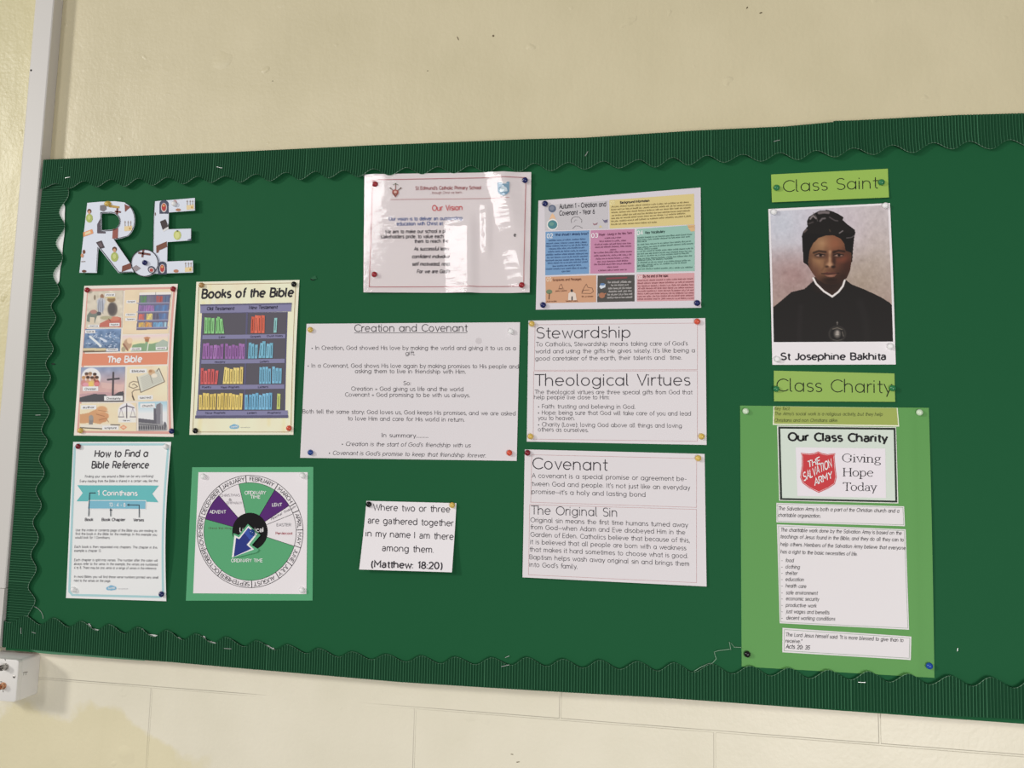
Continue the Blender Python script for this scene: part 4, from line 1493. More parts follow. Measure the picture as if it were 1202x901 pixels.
# --- liturgical year wheel
KW = K(210, 540, 5.147)
whl = Sheet('wheel_chart', 'round liturgical year chart on a white square with mid green mount', 'chart',
            ppx(KW, [(80, 42), (812, 40), (808, 847), (42, 848)]), (72, 158, 108), None, part_name='mount')
ws = Sheet('x', 'white square of paper', None, ppx(KW, [(118, 72), (778, 72), (770, 808), (86, 803)]), (222, 217, 220),
           None, parent=whl, part_name='chart_paper', d=dS+.0006)
cx, cy, ry = 430, 430, 1.06
pt_ = lambda a, R: (cx+R*math.cos(math.radians(a)), cy-R*ry*math.sin(math.radians(a)))


def ang(x, y):
    return math.degrees(math.atan2(-(y-cy)/ry, x-cx))


def sector(part, a0, a1, R0, R1, col, layer):
    n = max(4, int(abs(a1-a0)/5))
    V = []
    for i in range(n+1):
        a = a0+(a1-a0)*i/n
        for j in range(4):
            V.append(part.k(*pt_(a, R0+(R1-R0)*j/3)))
    F = [(4*i+j, 4*i+j+1, 4*i+j+5, 4*i+j+4) for i in range(n) for j in range(3)]
    part.raw(V, F, col, layer)


p = ws.part('season_wheel', 'ring of green, purple and white seasons with months round it').crop(KW)
G1, P1, W1 = (76, 160, 108), (84, 34, 112), (220, 215, 218)
b = [ang(697, 518), ang(703, 318), ang(672, 270), ang(580, 178), ang(362, 143), ang(242, 212), ang(150, 352)+0]
b = [x if x > -60 else x+360 for x in b]
segs = [(b[0], b[1], W1), (b[1], b[2], W1), (b[2], b[3], P1), (b[3], b[4], G1), (b[4], b[5], W1), (b[5], b[6], P1), (b[6], 360+b[0], G1)]
Ri, Ro, Rc = 279, 320, 107
for a0, a1, cc in segs:
    sector(p, a0, a1, Rc-4, Ri, cc, 1)
    p.line([pt_(a0, Rc), pt_(a0, Ri)], 0.5, BLK, 2)
p.line([pt_(a, Ri) for a in range(0, 361, 5)], 0.45, BLK, 2).line([pt_(a, Ro) for a in range(0, 361, 5)], 0.55, BLK, 2)
sector(p, 0, 360, 0.1, Rc, (14, 13, 15), 2)
for x, y in ((405, 110), (592, 155), (697, 262), (712, 308), (735, 420), (710, 520), (672, 627), (598, 698), (440, 745), (240, 690), (130, 548), (135, 342), (252, 170)):
    a = ang(x, y)
    p.line([pt_(a, Ri), pt_(a, Ro)], 0.8, BLK, 2)
for t, x, y in (('JANUARY', 325, 132), ('FEBRUARY', 500, 128), ('MARCH', 645, 208), ('APRIL', 722, 365), ('MAY', 725, 470), ('JUNE', 692, 575), ('JULY', 632, 662),
                ('AUGUST', 516, 728), ('SEPTEMBER', 338, 728), ('OCTOBER', 182, 622), ('NOVEMBER', 132, 442), ('DECEMBER', 190, 252)):
    p.arc_text(t, cx, cy, 289, ry, ang(x, y), 22, (55, 52, 58), squeeze=1.08 if t != 'FEBRUARY' else 1.0, layer=2)
LW = (235, 235, 235)
for t, x0, y0, x1, y1, cap, cc, bd in (('ORDINARY', 400, 206, 524, 206, 20, LW, .012), ('TIME', 433, 230, 492, 230, 18, LW, .012), ('LENT', 565, 277, 622, 277, 18, LW, .012),
                                      ('ADVENT', 187, 320, 284, 320, 18, LW, .012), ('CHRISTMAS', 252, 220, 368, 218, 15, (165, 160, 165), .005), ('&', 303, 244, 318, 244, 14, (110, 105, 110), 0),
                                      ('EPIPHANY', 290, 265, 380, 265, 15, (165, 160, 165), .005), ('Paschal Triduum', 558, 362, 705, 284, 14, (110, 105, 112), 0),
                                      ('EASTER', 592, 398, 676, 398, 17, (150, 148, 152), .012), ('Pentecost', 586, 448, 684, 448, 15, (170, 75, 85), .008), ('ORDINARY TIME', 318, 614, 506, 614, 19, LW, .012),
                                      ('Christ the King', 180, 415, 315, 415, 11, (100, 120, 90), 0), ('Liturgical', 370, 432, 510, 432, 25, LW, .012)):
    p.text(t, x0, y0, x1, y1, cap, cc, bold=bd, layer=3)
p.build()

# pointer arrow turning on the wheel
dA = dS+0.0030
ar = [(322, 592), (330, 440), (362, 452), (416, 384), (492, 452), (440, 512), (484, 540), (470, 556)]
ai = [(332, 582), (346, 468), (366, 476), (420, 408), (462, 446), (410, 510), (438, 535)]
P = [px(*KW(*q), dA) for q in ar]
pc = sum(P)/len(P)
arrow = tag(empty('pointer_arrow', pc), 'blue paper arrow pinned over the centre of the liturgical wheel', 'arrow')


class SA:
    root, org, d = arrow, np.array(pc), dA

    def at(self, x, y, layer=1):
        return px(x, y, dA)+np.array((0, -layer*EPS, 0))-self.org


mb = MB()
PP = [np.array(q)-pc for q in P]
mb.prism([(q[0], q[2]) for q in PP], 0.0006, 0.0)
mb.build('arrow_mount', paper((80, 165, 118)), arrow)
p = Part(SA(), 'arrow_print', 'blue arrow with a white outline').crop(KW)
p.poly([(320, 588), (336, 452), (364, 466), (420, 396), (474, 446), (424, 510), (455, 538)], (225, 228, 230), 1).poly(ai, (38, 52, 128), 2)
p.poly([(420, 408), (462, 446), (432, 483), (396, 438)], (50, 78, 165), 3).build()
#PART3
# --- laminated school vision notice
KV = K(420, 195, 5.59)


_U, _V = np.meshgrid(np.linspace(0, 1, 241), np.linspace(0, 1, 181))


def _blob(u, v, ru, rv, lean=0.0):
    d = np.sqrt(((_U-u-lean*(_V-v))/ru)**2+((_V-v)/rv)**2)
    return np.clip(2.2*(1-d), 0, 1)


def _ramp(x, a, b):
    return np.clip((x-a)/(b-a), 0, 1)


def _flank(u0, u1, e=0.018):
    return _ramp(_U, u0-e, u0+e)*(1-_ramp(_U, u1-e, u1+e))


_need = 0.035+0.14*_U
_c1 = _ramp(_V, .30, .46)
_u2 = .725+.14*_V
_c2 = 1-0.75*np.exp(-((_V-.56)/.10)**2)
_S = _blob(.05, .10, .085, .24)*0.05
_S = _S+_c1*_need*_flank(.49, .645)-_c1*0.36*_flank(.645, .69)
_c3 = _ramp(_V, .22, .34)*(1-_ramp(_V, .62, .74))
_S = _S+_c3*(_need+.05)*_flank(.695, .745, .01)-_c3*0.34*_flank(.745, .772, .01)
_S = _S+_c2*_need*_flank(_u2, _u2+.115)-_c2*0.235*_flank(_u2+.115, _u2+.205)
_S = _S+(1-.9*_c3*_flank(.68, .76))*0.026*np.sin(_V*95+_U*30)*_ramp(_U, .48, .58)*(1-.75*_ramp(_V, .45, .7))+0.012*np.sin(_V*61-_U*50)*_ramp(_U, .48, .58)
_S = _S-_S.mean(axis=1, keepdims=True)
_H = np.cumsum(_S, axis=1)*(0.303/240)
for _k in range(6):
    _H[1:-1] = (_H[:-2]+2*_H[1:-1]+_H[2:])/4
_H = _H-_H.min()+0.0006


def vis_curl(u, v):
    i, j = min(max(u, 0), 1)*240, min(max(v, 0), 1)*180
    a, b = min(int(i), 239), min(int(j), 179)
    f, g = i-a, j-b
    return float(_H[b, a]*(1-f)*(1-g)+_H[b, a+1]*f*(1-g)+_H[b+1, a]*(1-f)*g+_H[b+1, a+1]*f*g)


vis_c = ppx(KV, [(50, 60), (1140, 44), (1130, 832), (42, 830)])
vis = Sheet('notice', 'laminated white notice headed Our Vision in a thin red frame, shining with reflections', 'notice',
            vis_c, (214, 205, 206), vis_curl, n=(130, 110), material=paper((214, 205, 206)))
vis.base = 4
RED = (172, 92, 98)
p = vis.part('printed_frame', 'thin red frame and heading rule').crop(KV)
p.line([(215, 96), (1075, 80)], 0.7, RED).line([(1105, 110), (1094, 690)], 0.7, RED).line([(80, 796), (1050, 790)], 0.7, RED).line([(99, 262), (81, 796)], 0.7, RED)
p.line([(99, 262), (104, 98), (215, 96)], 0.7, RED).line([(1075, 80), (1106, 80), (1105, 110)], 0.7, RED).line([(1094, 690), (1092, 790), (1050, 790)], 0.7, RED)
p.line([(222, 226), (1000, 218)], 0.45, RED).build()
p = vis.part('heading_text').crop(KV)
p.text("St Edmund's Catholic Primary School", 386, 163, 812, 159, 22, (150, 70, 75), bold=.012).text('...through Christ we learn...', 482, 190, 696, 186, 15, (150, 95, 100), res=1)
p.text('Our Vision', 495, 298, 690, 294, 34, (196, 62, 68), bold=.008).build()
p = vis.part('body_text').crop(KV)
BL2, BK2 = (78, 98, 150), (62, 56, 62)
p.text('Our vision is to deliver an outstanding', 211, 362, 690, 358, 22, BL2, bold=.014).text('education with Christ at', 262, 394, 560, 391, 22, BL2, bold=.014)
p.text('We aim to make our school a pl', 186, 445, 580, 441, 22, BK2, bold=.014).text('stakeholders pride; to value each', 158, 478, 566, 475, 22, BK2, bold=.014)
p.text('them to reach the', 378, 508, 598, 505, 22, BK2, bold=.014)
for t, x0, x1, y in (('As successful learn', 374, 602, 557), ('confident individua', 361, 604, 607), ('self motivated, resp', 361, 606, 656), ("For we are God's", 393, 606, 704)):
    p.text(t, x0, y, x1, y-1, 22, BK2, bold=.018, italic=.2)
p.build()
vis.part('body_text').crop(KV).text('e', 1028, 468, 1041, 468, 22, BK2, bold=.014).build()
p = vis.part('school_emblem', 'red heart and cross emblem').crop(KV)
EM = (130, 70, 60)
p.line([(256, 120), (254, 212)], 0.9, EM).line([(222, 152), (240, 168), (270, 168), (290, 150)], 0.9, (110, 80, 65)).disc(254, 178, 21, 17, (165, 80, 70), 2).disc(254, 178, 10, 9, (205, 170, 160), 3)
p.line([(238, 130), (256, 124), (274, 132)], 0.7, (105, 110, 90)).disc(222, 152, 5, 5, (100, 80, 70), 2).disc(290, 152, 5, 5, (100, 80, 70), 2).disc(257, 124, 6, 5, (100, 110, 90), 2)
p.poly([(232, 186), (276, 186), (255, 212)], (140, 75, 62), 2).build()
p = vis.part('blue_crest', 'blue shield crest').crop(KV)
p.poly([(921, 118), (1001, 114), (1000, 180), (985, 196), (962, 206), (938, 196), (924, 182)], (112, 150, 175), 1)
p.poly([(936, 160), (960, 140), (985, 156), (990, 178), (940, 182)], (190, 205, 215), 2).line([(930, 130), (992, 127)], 0.6, (160, 185, 200), 2).build()
# clear pouch over it
vm = bpy.data.materials.new('clear_laminate')
vm.use_nodes = True
nt = vm.node_tree
for n_ in list(nt.nodes):
    if n_.type != 'OUTPUT_MATERIAL':
        nt.nodes.remove(n_)
out = [n_ for n_ in nt.nodes if n_.type == 'OUTPUT_MATERIAL'][0]
tr, gl, mx, fr = (nt.nodes.new(t) for t in ('ShaderNodeBsdfTransparent', 'ShaderNodeBsdfGlossy', 'ShaderNodeMixShader', 'ShaderNodeFresnel'))
gl.inputs['Roughness'].default_value = 0.06
fr.inputs['IOR'].default_value = 1.52
tc, no, bp = (nt.nodes.new(t) for t in ('ShaderNodeTexCoord', 'ShaderNodeTexNoise', 'ShaderNodeBump'))
mp = nt.nodes.new('ShaderNodeMapping')
mp.inputs['Scale'].default_value = (60, 60, 190)
no.inputs['Scale'].default_value = 1.0
no.inputs['Detail'].default_value = 3
bp.inputs['Strength'].default_value = 0.2
bp.inputs['Distance'].default_value = 0.0012
for a_, b_ in ((tc.outputs['Object'], mp.inputs[0]), (mp.outputs[0], no.inputs['Vector']), (no.outputs['Fac'], bp.inputs['Height']), (bp.outputs[0], gl.inputs['Normal']),
               (fr.outputs[0], mx.inputs[0]), (tr.outputs[0], mx.inputs[1]), (gl.outputs[0], mx.inputs[2]), (mx.outputs[0], out.inputs[0])):
    nt.links.new(a_, b_)
pc_ = Part(vis, 'laminate_film', 'clear shiny laminate film')
pc_.quad(vis_c, vm, 5, n=(110, 90))
fo = pc_.build()
fo.data.polygons.foreach_set('use_smooth', [True]*len(fo.data.polygons))

# --- topic overview sheet
KT = K(620, 210, 5.59)
top = Sheet('topic_sheet', 'white sheet of coloured boxes headed Autumn 1 Creation and Covenant Year 6', 'sheet',
            [(632, 235.4), (822.4, 220), (823, 361), (628.9, 363.3)], (206, 200, 206), lambda u, v: .003*u*math.sin(math.pi*min(max(v, 0), 1)))
boxes = {'yellow': ([(533, 139), (1088, 98), (1090, 300), (535, 327)], (222, 202, 128)), 'blue': ([(114, 346), (402, 338), (400, 622), (112, 632)], (112, 158, 204)),
         'pink': ([(410, 338), (697, 330), (697, 615), (407, 622)], (202, 134, 170)), 'mint': ([(713, 330), (1092, 304), (1092, 606), (711, 612)], (146, 194, 178)),
         'orange': ([(114, 642), (447, 632), (446, 808), (115, 814)], (212, 156, 118)), 'dark': ([(456, 634), (698, 630), (698, 803), (453, 808)], (82, 80, 76)),
         'rose': ([(713, 628), (1090, 617), (1091, 797), (713, 803)], (216, 158, 162)), 'grey': ([(108, 172), (525, 142), (526, 328), (110, 338)], (198, 194, 198))}
sub = {}
for nm, (q, col_) in boxes.items():
    p = top.part('printed_box', nm + ' printed box').crop(KT)
    p.quad(q, tuple(int(v*.9+sum(col_)/3*.06) for v in col_), 1)
    sub[nm] = p
HD = (52, 48, 55)
p = sub['grey']
p.text('Autumn 1 – Creation and', 206, 195, 510, 180, 30, HD, font='kid', bold=.014, layer=2).text('Covenant – Year 6', 206, 240, 436, 228, 30, HD, font='kid', bold=.014, layer=2)
p.disc(158, 195, 25, 25, (98, 108, 132), 2).disc(156, 192, 16, 14, (125, 132, 150), 3)
p.disc(160, 300, 38, 38, (222, 218, 214), 2).disc(160, 300, 31, 29, (72, 130, 138), 3).disc(154, 296, 16, 12, (100, 150, 140), 4)
p.poly([(138, 268), (150, 238), (160, 225), (172, 240), (182, 266), (160, 258)], (222, 180, 140), 2)
p.line([(285, 290), (282, 270), (292, 254), (312, 248), (335, 252), (352, 270), (350, 288)], 0.6, (110, 105, 110), 2)
p.line([(290, 328), (312, 308), (334, 310), (356, 324)], 0.6, (110, 105, 110), 2).line([(300, 285), (310, 268), (320, 272)], 0.4, (130, 125, 130), 2)
p.poly([(424, 290), (438, 296), (458, 286), (450, 302), (430, 304)], (150, 110, 120), 2).poly([(462, 320), (474, 304), (488, 318)], (205, 190, 130), 2)
p.poly([(486, 264), (500, 272), (522, 266), (520, 286), (502, 290)], (110, 105, 130), 2)


def lines(p, rows, cap, c):
    for x0, y0, x1, y1 in rows:
        p.text('', x0, y0, x1, y1, cap, c, font='scribble', layer=2)


p = sub['yellow']
p.text('Background Information', 604, 163, 795, 150, 15, HD, bold=.03, layer=2).text('01', 540, 172, 566, 170, 24, (228, 214, 160), bold=.02, layer=2)
lines(p, [(545, 188, 1055, 158), (545, 207, 1070, 176), (545, 226, 1065, 194), (545, 246, 1062, 214), (545, 265, 1035, 232), (545, 284, 1068, 250), (545, 304, 845, 290)], 11, (128, 112, 70))
p = sub['blue']
p.text('02', 124, 388, 160, 386, 27, (225, 228, 235), bold=.01, layer=2).text('What should I already know?', 176, 374, 394, 366, 15, (40, 62, 105), bold=.025, layer=2)
lines(p, [(134, 409, 378, 399), (118, 428, 385, 420), (116, 446, 392, 437), (136, 464, 370, 455), (130, 483, 385, 474), (116, 502, 394, 494), (124, 521, 390, 512), (114, 540, 392, 532), (128, 558, 392, 548), (160, 577, 350, 569), (116, 596, 388, 588), (220, 612, 278, 609)], 11, (58, 88, 132))
p = sub['pink']
p.text('03', 416, 386, 456, 384, 27, (235, 225, 232), bold=.01, layer=2).text('Prayer - Liturgy in the New Term', 466, 374, 680, 362, 14, (98, 42, 72), bold=.02, layer=2)
lines(p, [(502, 394, 610, 389), (468, 415, 642, 410), (436, 436, 676, 428), (440, 454, 678, 446), (535, 470, 578, 468), (432, 490, 682, 482), (432, 510, 680, 502), (444, 530, 664, 522), (454, 549, 656, 541), (432, 567, 678, 560), (518, 584, 592, 582), (460, 606, 648, 600)], 11, (120, 66, 96))
p = sub['mint']
p.text('04', 716, 370, 752, 366, 27, (225, 232, 230), bold=.01, layer=2).text('Key Vocabulary', 770, 362, 895, 354, 16, (40, 66, 62), bold=.025, layer=2)
lines(p, [(716, 392, 1075, 370), (716, 407, 1062, 385), (716, 418, 778, 415), (716, 438, 1068, 415), (716, 456, 1082, 430), (716, 466, 848, 462), (716, 482, 1082, 462), (716, 498, 1075, 480), (716, 513, 1055, 493), (716, 530, 1075, 510), (716, 540, 948, 528), (716, 556, 1065, 540), (716, 572, 1040, 555), (716, 580, 820, 577), (716, 597, 1078, 585)], 10, (76, 112, 104))
p.poly([(1042, 305), (1092, 302), (1092, 345), (1068, 348), (1052, 330)], (208, 172, 120), 2).line([(1048, 318), (1088, 316)], 0.5, (170, 130, 85), 3)
p = sub['orange']
p.text('05', 122, 672, 152, 670, 24, (232, 205, 182), bold=.01, layer=2).text('Scriptures and Passages', 162, 670, 348, 664, 15, (105, 58, 40), bold=.02, layer=2)
DR = (120, 84, 66)
p.disc(138, 740, 20, 15, (112, 128, 98), 2).line([(140, 750), (136, 790)], 1.0, (95, 70, 55), 3)
p.line([(202, 720), (208, 698), (218, 690), (228, 716), (204, 720)], 0.5, DR, 2).line([(196, 722), (236, 722)], 0.5, DR, 2)
p.poly([(262, 795), (264, 752), (285, 735), (312, 752), (318, 795)], (215, 200, 188), 2).disc(286, 733, 8, 10, (60, 55, 58), 3).poly([(284, 770), (292, 770), (292, 796), (284, 796)], (60, 55, 60), 3)
p.line([(352, 740), (372, 705), (382, 690), (392, 712), (420, 716), (428, 738), (410, 752), (352, 750), (362, 730), (400, 728)], 0.6, DR, 2)
lines(p, [(178, 740, 255, 736), (116, 808, 188, 806), (248, 806, 330, 803), (352, 776, 428, 774)], 10, (110, 66, 48))
p = sub['dark']
p.line([(512, 654), (650, 648)], 1.9, (132, 66, 70), 2)
p.poly([(466, 706), (480, 690), (508, 690), (506, 710), (478, 722)], (200, 208, 215), 2).disc(488, 692, 16, 8, (88, 122, 165), 3)
p.disc(484, 764, 20, 18, (165, 110, 82), 2).line([(458, 770), (464, 752)], 0.9, (150, 150, 150), 3).line([(496, 756), (512, 752)], 1.6, (165, 110, 82), 3)
lines(p, [(524, 684, 678, 680), (544, 703, 660, 699), (526, 724, 680, 720), (528, 744, 682, 739), (520, 764, 684, 760), (518, 784, 684, 780)], 12, (196, 192, 190))
p = sub['rose']
p.text('06', 718, 658, 748, 656, 24, (234, 206, 208), bold=.01, layer=2).text('By the end of the topic', 755, 648, 918, 643, 16, (84, 34, 40), bold=.025, layer=2)
lines(p, [(720, 672, 1082, 660), (718, 690, 1088, 680), (718, 708, 1084, 699), (718, 724, 1084, 717), (718, 741, 1086, 734), (718, 758, 1088, 752), (718, 776, 1084, 768), (718, 793, 1088, 786)], 11, (146, 84, 90))
for p in sub.values():
    p.build()

# --- Creation and Covenant
KC = K(345, 365, 4.371)
cre = Sheet('information_sheet', 'wide white printed sheet titled Creation and Covenant', 'sheet', ppx(KC, [(65, 65), (1160, 57), (1143, 768), (32, 752)]), (211, 206, 209),
            lambda u, v: .0025*math.sin(math.pi*min(max(u, 0), 1))*math.sin(math.pi*min(max(v, 0), 1)))
TX = (52, 48, 54)
p = cre.part('title_text').crop(KC)
p.text('Creation and Covenant', 312, 105, 888, 104, 36, TX, 'round', weight=.105).line([(310, 112), (889, 111)], 0.55, TX).build()
p = cre.part('body_text').crop(KC)
for t, x0, y0, x1, y1, it in (('• In Creation, God showed His love by making the world and giving it to us as a', 92, 198, 1138, 200, 0), ('gift.', 575, 226, 622, 226, 0),
                             ('• In a Covenant, God shows His love again by making promises to His people and', 72, 289, 1153, 294, 0), ('asking them to live in friendship with Him.', 316, 318, 882, 321, 0),
                             ('So:', 565, 380, 602, 380, 0), ('Creation = God giving us life and the world', 297, 408, 870, 411, 0), ('Covenant = God promising to be with us always.', 265, 438, 903, 442, 0),
                             ('Both tell the same story: God loves us, God keeps His promises, and we are asked', 46, 524, 1137, 535, 0), ('to love Him and care for His world in return.', 279, 560, 876, 567, 0),
                             ('In summary..........', 453, 646, 690, 649, 0), ("• Creation is the start of God's friendship with us", 246, 690, 905, 698, .22), ("• Covenant is God's promise to keep that friendship forever.", 179, 736, 984, 750, .22)):
    p.text(t, x0, y0, x1, y1, 20, TX, 'round', weight=.11, italic=it)
p.build()
p = cre.part('pressed_mark', 'faint round mark near the top right').crop(KC)
p.disc(948, 153, 16, 16, (196, 190, 193)).build()

# --- Stewardship and Covenant sheets
K2, K3 = K(605, 365, 5.115), K(605, 520, 5.115)
FRM = (186, 142, 142)
stw = Sheet('information_sheet', 'white printed sheet with the headings Stewardship and Theological Virtues', 'sheet', ppx(K2, [(78, 57), (1140, 42), (1148, 803), (68, 783)]), (212, 207, 210),
            lambda u, v: .0025*math.sin(math.pi*min(max(v, 0), 1))*u)
p = stw.part('printed_frame', 'thin red box lines').crop(K2)
p.line([(118, 82), (1093, 72), (1092, 352), (113, 355)], 0.38, FRM, closed=True).line([(109, 362), (1092, 359), (1092, 781), (107, 768)], 0.38, FRM, closed=True).build()
p = stw.part('heading_text').crop(K2)
p.text('Stewardship', 128, 163, 690, 158, 64, TX, 'round', weight=.088).build()
p = stw.part('heading_text').crop(K2).text('Theological Virtues', 118, 447, 1045, 446, 66, TX, 'round', weight=.088).build()
p = stw.part('body_text').crop(K2)
for t, x0, y0, x1, y1 in (("To Catholics, Stewardship means taking care of God's", 124, 211, 1033, 206), ("world and using the gifts He gives wisely. It's like being a", 122, 253, 1076, 248),
                          ('good caretaker of the earth, their talents and  time.', 121, 296, 998, 291), ('The theological virtues are three special gifts from God that', 116, 497, 1060, 499),
                          ('help people live close to Him:', 113, 528, 563, 529), ('• Faith: trusting and believing in God.', 137, 583, 718, 586), ('• Hope: being sure that God will take care of you and lead', 137, 620, 1053, 627),
                          ('you to heaven.', 137, 653, 355, 654), ('• Charity (Love): loving God above all things and loving', 137, 691, 998, 700), ('others as ourselves.', 137, 721, 437, 726)):
    if t.startswith('The theological virtues are three special'):
        p.build()
        p = stw.part('body_text').crop(K2)
    p.text(t, x0, y0, x1, y1, 24, TX, 'round', weight=.105)
p.build()
cov = Sheet('information_sheet', 'white printed sheet with the headings Covenant and The Original Sin', 'sheet', ppx(K3, [(56, 37), (1136, 64), (1147, 858), (44, 803)]), (212, 207, 210),
            lambda u, v: .003*min(max(v, 0), 1)**2)
p = cov.part('printed_frame', 'thin red box lines').crop(K3)
p.line([(98, 69), (1088, 92), (1087, 385), (92, 354)], 0.38, FRM, closed=True).line([(86, 368), (1087, 397), (1087, 835), (80, 788)], 0.38, FRM, closed=True).build()
p = cov.part('heading_text').crop(K3)
p.text('Covenant', 105, 153, 547, 163, 66, TX, 'round', weight=.088).build()
p = cov.part('heading_text').crop(K3).text('The Original Sin', 95, 425, 610, 440, 50, TX, 'round', weight=.09).build()
p = cov.part('body_text').crop(K3)
for t, x0, y0, x1, y1 in (('A covenant is a special promise or agreement be-', 100, 206, 1025, 226), ("tween God and people. It's not just like an everyday", 99, 255, 1046, 279), ("promise—it's a holy and lasting bond", 98, 302, 780, 321),
                          ('Original sin means the first time humans turned away', 92, 472, 1033, 503), ('from God—when Adam and Eve disobeyed Him in the', 92, 515, 1018, 547), ('Garden of Eden. Catholics believe that because of this,', 92, 559, 1045, 595),
                          ('it is believed that all people are born with a weakness', 91, 603, 1023, 641), ('that makes it hard sometimes to choose what is good.', 88, 648, 1035, 688), ('Baptism helps wash away original sin and brings them', 87, 694, 1042, 735), ("into God's family.", 87, 739, 372, 752)):
    if t.startswith('Original sin means the first'):
        p.build()
        p = cov.part('body_text').crop(K3)
    p.text(t, x0, y0, x1, y1, 26, TX, 'round', weight=.105)
p.build()
K4 = K(410, 575, 8.193)
mat_ = Sheet('verse_card', 'small white card of a gathered-together verse, pinned at its top corners', 'card', ppx(K4, [(165, 103), (1030, 125), (1000, 782), (115, 755)]), (222, 218, 221),
             lambda u, v: .010*min(max(v, 0), 1)**1.6)
p = mat_.part('verse_text').crop(K4)
T4 = (58, 54, 60)
for t, x0, y0, x1, y1, bd in (('Where two or three', 233, 193, 966, 213, 0), ('are gathered together', 183, 318, 1001, 346, 0), ('in my name I am there', 168, 442, 1003, 474, 0), ('among them.', 328, 580, 820, 598, 0), ('(Matthew: 18:20)', 233, 733, 903, 750, .02)):
    p.text(t, x0, y0, x1, y1, 60, T4, bold=bd, res=3)
p.build()

# --- class saint strip, portrait, class charity strip
K5, K6, K7, K8 = K(890, 190, 6.93), K(890, 310, 5.3), K(900, 235, 7.755), K(900, 320, 7.51)
LIME = (142, 180, 66)
s1 = Sheet('title_strip', 'lime green paper strip reading Class Saint', 'label', ppx(K5, [(105, 102), (1055, 55), (1060, 292), (110, 332)]), LIME, lambda u, v: .0025*min(max(v, 0), 1)**2, group='lime title strips')
s1.part('title_text').crop(K5).text('Class Saint', 204, 245, 965, 215, 92, (34, 40, 26), 'round', weight=.075).build()
s2 = Sheet('title_strip', 'lime green paper strip reading Class Charity', 'label', ppx(K6, [(97, 662), (848, 679), (850, 856), (97, 853)]), (138, 174, 72), lambda u, v: .002*min(max(v, 0), 1)**2, group='lime title strips')
s2.part('title_text').crop(K6).text('Class Charity', 116, 789, 824, 800, 76, (34, 40, 26), 'round', weight=.075).build()
por = Sheet('portrait_print', 'white bordered portrait of a woman in a black head wrap, below the Class Saint strip', 'picture', [(901.9, 245.2), (1044.7, 238.2), (1051.5, 427.6), (906.6, 428)], (222, 218, 221), lambda u, v: .002*math.sin(math.pi*min(max(v, 0), 1)))
c = Canvas([(904.2, 248), (1042, 240.6), (1048, 400.8), (908.2, 401.5)], 280, 310, (188, 178, 186)).crop(900, 235, 7.755)
c.grad((196, 190, 200), (160, 134, 124), lo=.15, hi=.75)
c.ell(150, 200, 230, 230, (184, 194, 206), .8, .55).ell(980, 420, 260, 420, (178, 164, 152), .8, .7).ell(240, 680, 220, 160, (150, 112, 108), .8, .6).ell(860, 740, 220, 190, (156, 138, 118), .8, .6).ell(700, 250, 300, 200, (198, 184, 194), .8, .5)
c.noise(4, 40, 1).noise(3, 90, 2)
DK = (30, 27, 26)
# robe
k8 = lambda pts: [((900+x/7.51-900)*7.755, (320+y/7.51-235)*7.755) for x, y in pts]
c.poly(k8([(55, 305), (130, 245), (215, 172), (330, 145), (400, 82), (430, 60), (560, 150), (690, 62), (745, 105), (860, 150), (1000, 215), (1080, 265), (1120, 310), (1120, 640), (55, 640)]), DK)
c.line(k8([(300, 300), (285, 500), (290, 620)]), 40, (38, 34, 34), .6, soft=4).line(k8([(820, 260), (870, 420), (880, 620)]), 60, (36, 33, 32), .6, soft=5)
# neck, collar
c.poly(k8([(410, 40), (440, 120), (560, 205), (590, 205), (665, 120), (690, 50)]), (58, 40, 32))
c.ell(560, 770, 120, 70, (44, 30, 25), .5)
c.line(k8([(408, 50), (432, 98), (500, 165), (575, 212)]), 17, (222, 216, 214)).line(k8([(575, 212), (630, 170), (668, 120), (684, 70)]), 17, (222, 216, 214))
# head wrap
c.poly([(318, 330), (330, 290), (370, 240), (365, 190), (385, 150), (440, 115), (480, 95), (550, 88), (610, 105), (660, 130), (700, 155), (690, 180), (740, 225), (800, 270), (806, 300), (790, 345), (785, 430), (775, 560), (720, 640), (400, 640), (365, 590), (332, 570)], DK)
# face
FACE = [(372, 560), (378, 500), (392, 450), (420, 390), (470, 345), (540, 322), (610, 322), (670, 350), (705, 400), (715, 460), (770, 480), (768, 560), (757, 640), (725, 710), (680, 745), (600, 770), (520, 760), (455, 720), (410, 660), (382, 610)]
c.poly(FACE, (104, 68, 47))
keep = c.img.copy()
c.img[:] = 0
c.poly(FACE, (255, 255, 255))
fm_ = c.img[..., 0]/255
c.img = keep
c.mask = fm_
c.ell(505, 395, 80, 68, (176, 134, 92), .9, .8).ell(465, 565, 80, 95, (150, 108, 72), .9, .9).ell(620, 395, 66, 74, (142, 84, 56), .8, .8).ell(645, 570, 74, 90, (92, 52, 38), .8, .85)
c.ell(735, 590, 50, 130, (62, 34, 26), .7, .9).ell(590, 745, 130, 54, (44, 29, 23), .7, .95).ell(425, 670, 50, 70, (84, 50, 42), .8, .7).ell(690, 700, 70, 70, (50, 31, 25), .8, .9).ell(690, 525, 44, 34, (150, 74, 50), .8, .6)
c.ell(385, 600, 22, 90, (70, 42, 32), .8, .6).ell(540, 500, 22, 56, (104, 68, 47), .8, .6).line([(574, 470), (572, 540), (570, 590)], 24, (184, 142, 104), .75, soft=2.5).line([(612, 475), (610, 560), (604, 605)], 28, (52, 32, 25), .8, soft=2.5)
c.ell(572, 590, 26, 20, (176, 132, 98), .7).ell(545, 606, 16, 9, (64, 40, 30), .6).ell(602, 608, 18, 10, (40, 26, 21), .6).line([(528, 560), (520, 610), (500, 640)], 12, (100, 66, 46), .6, soft=2)
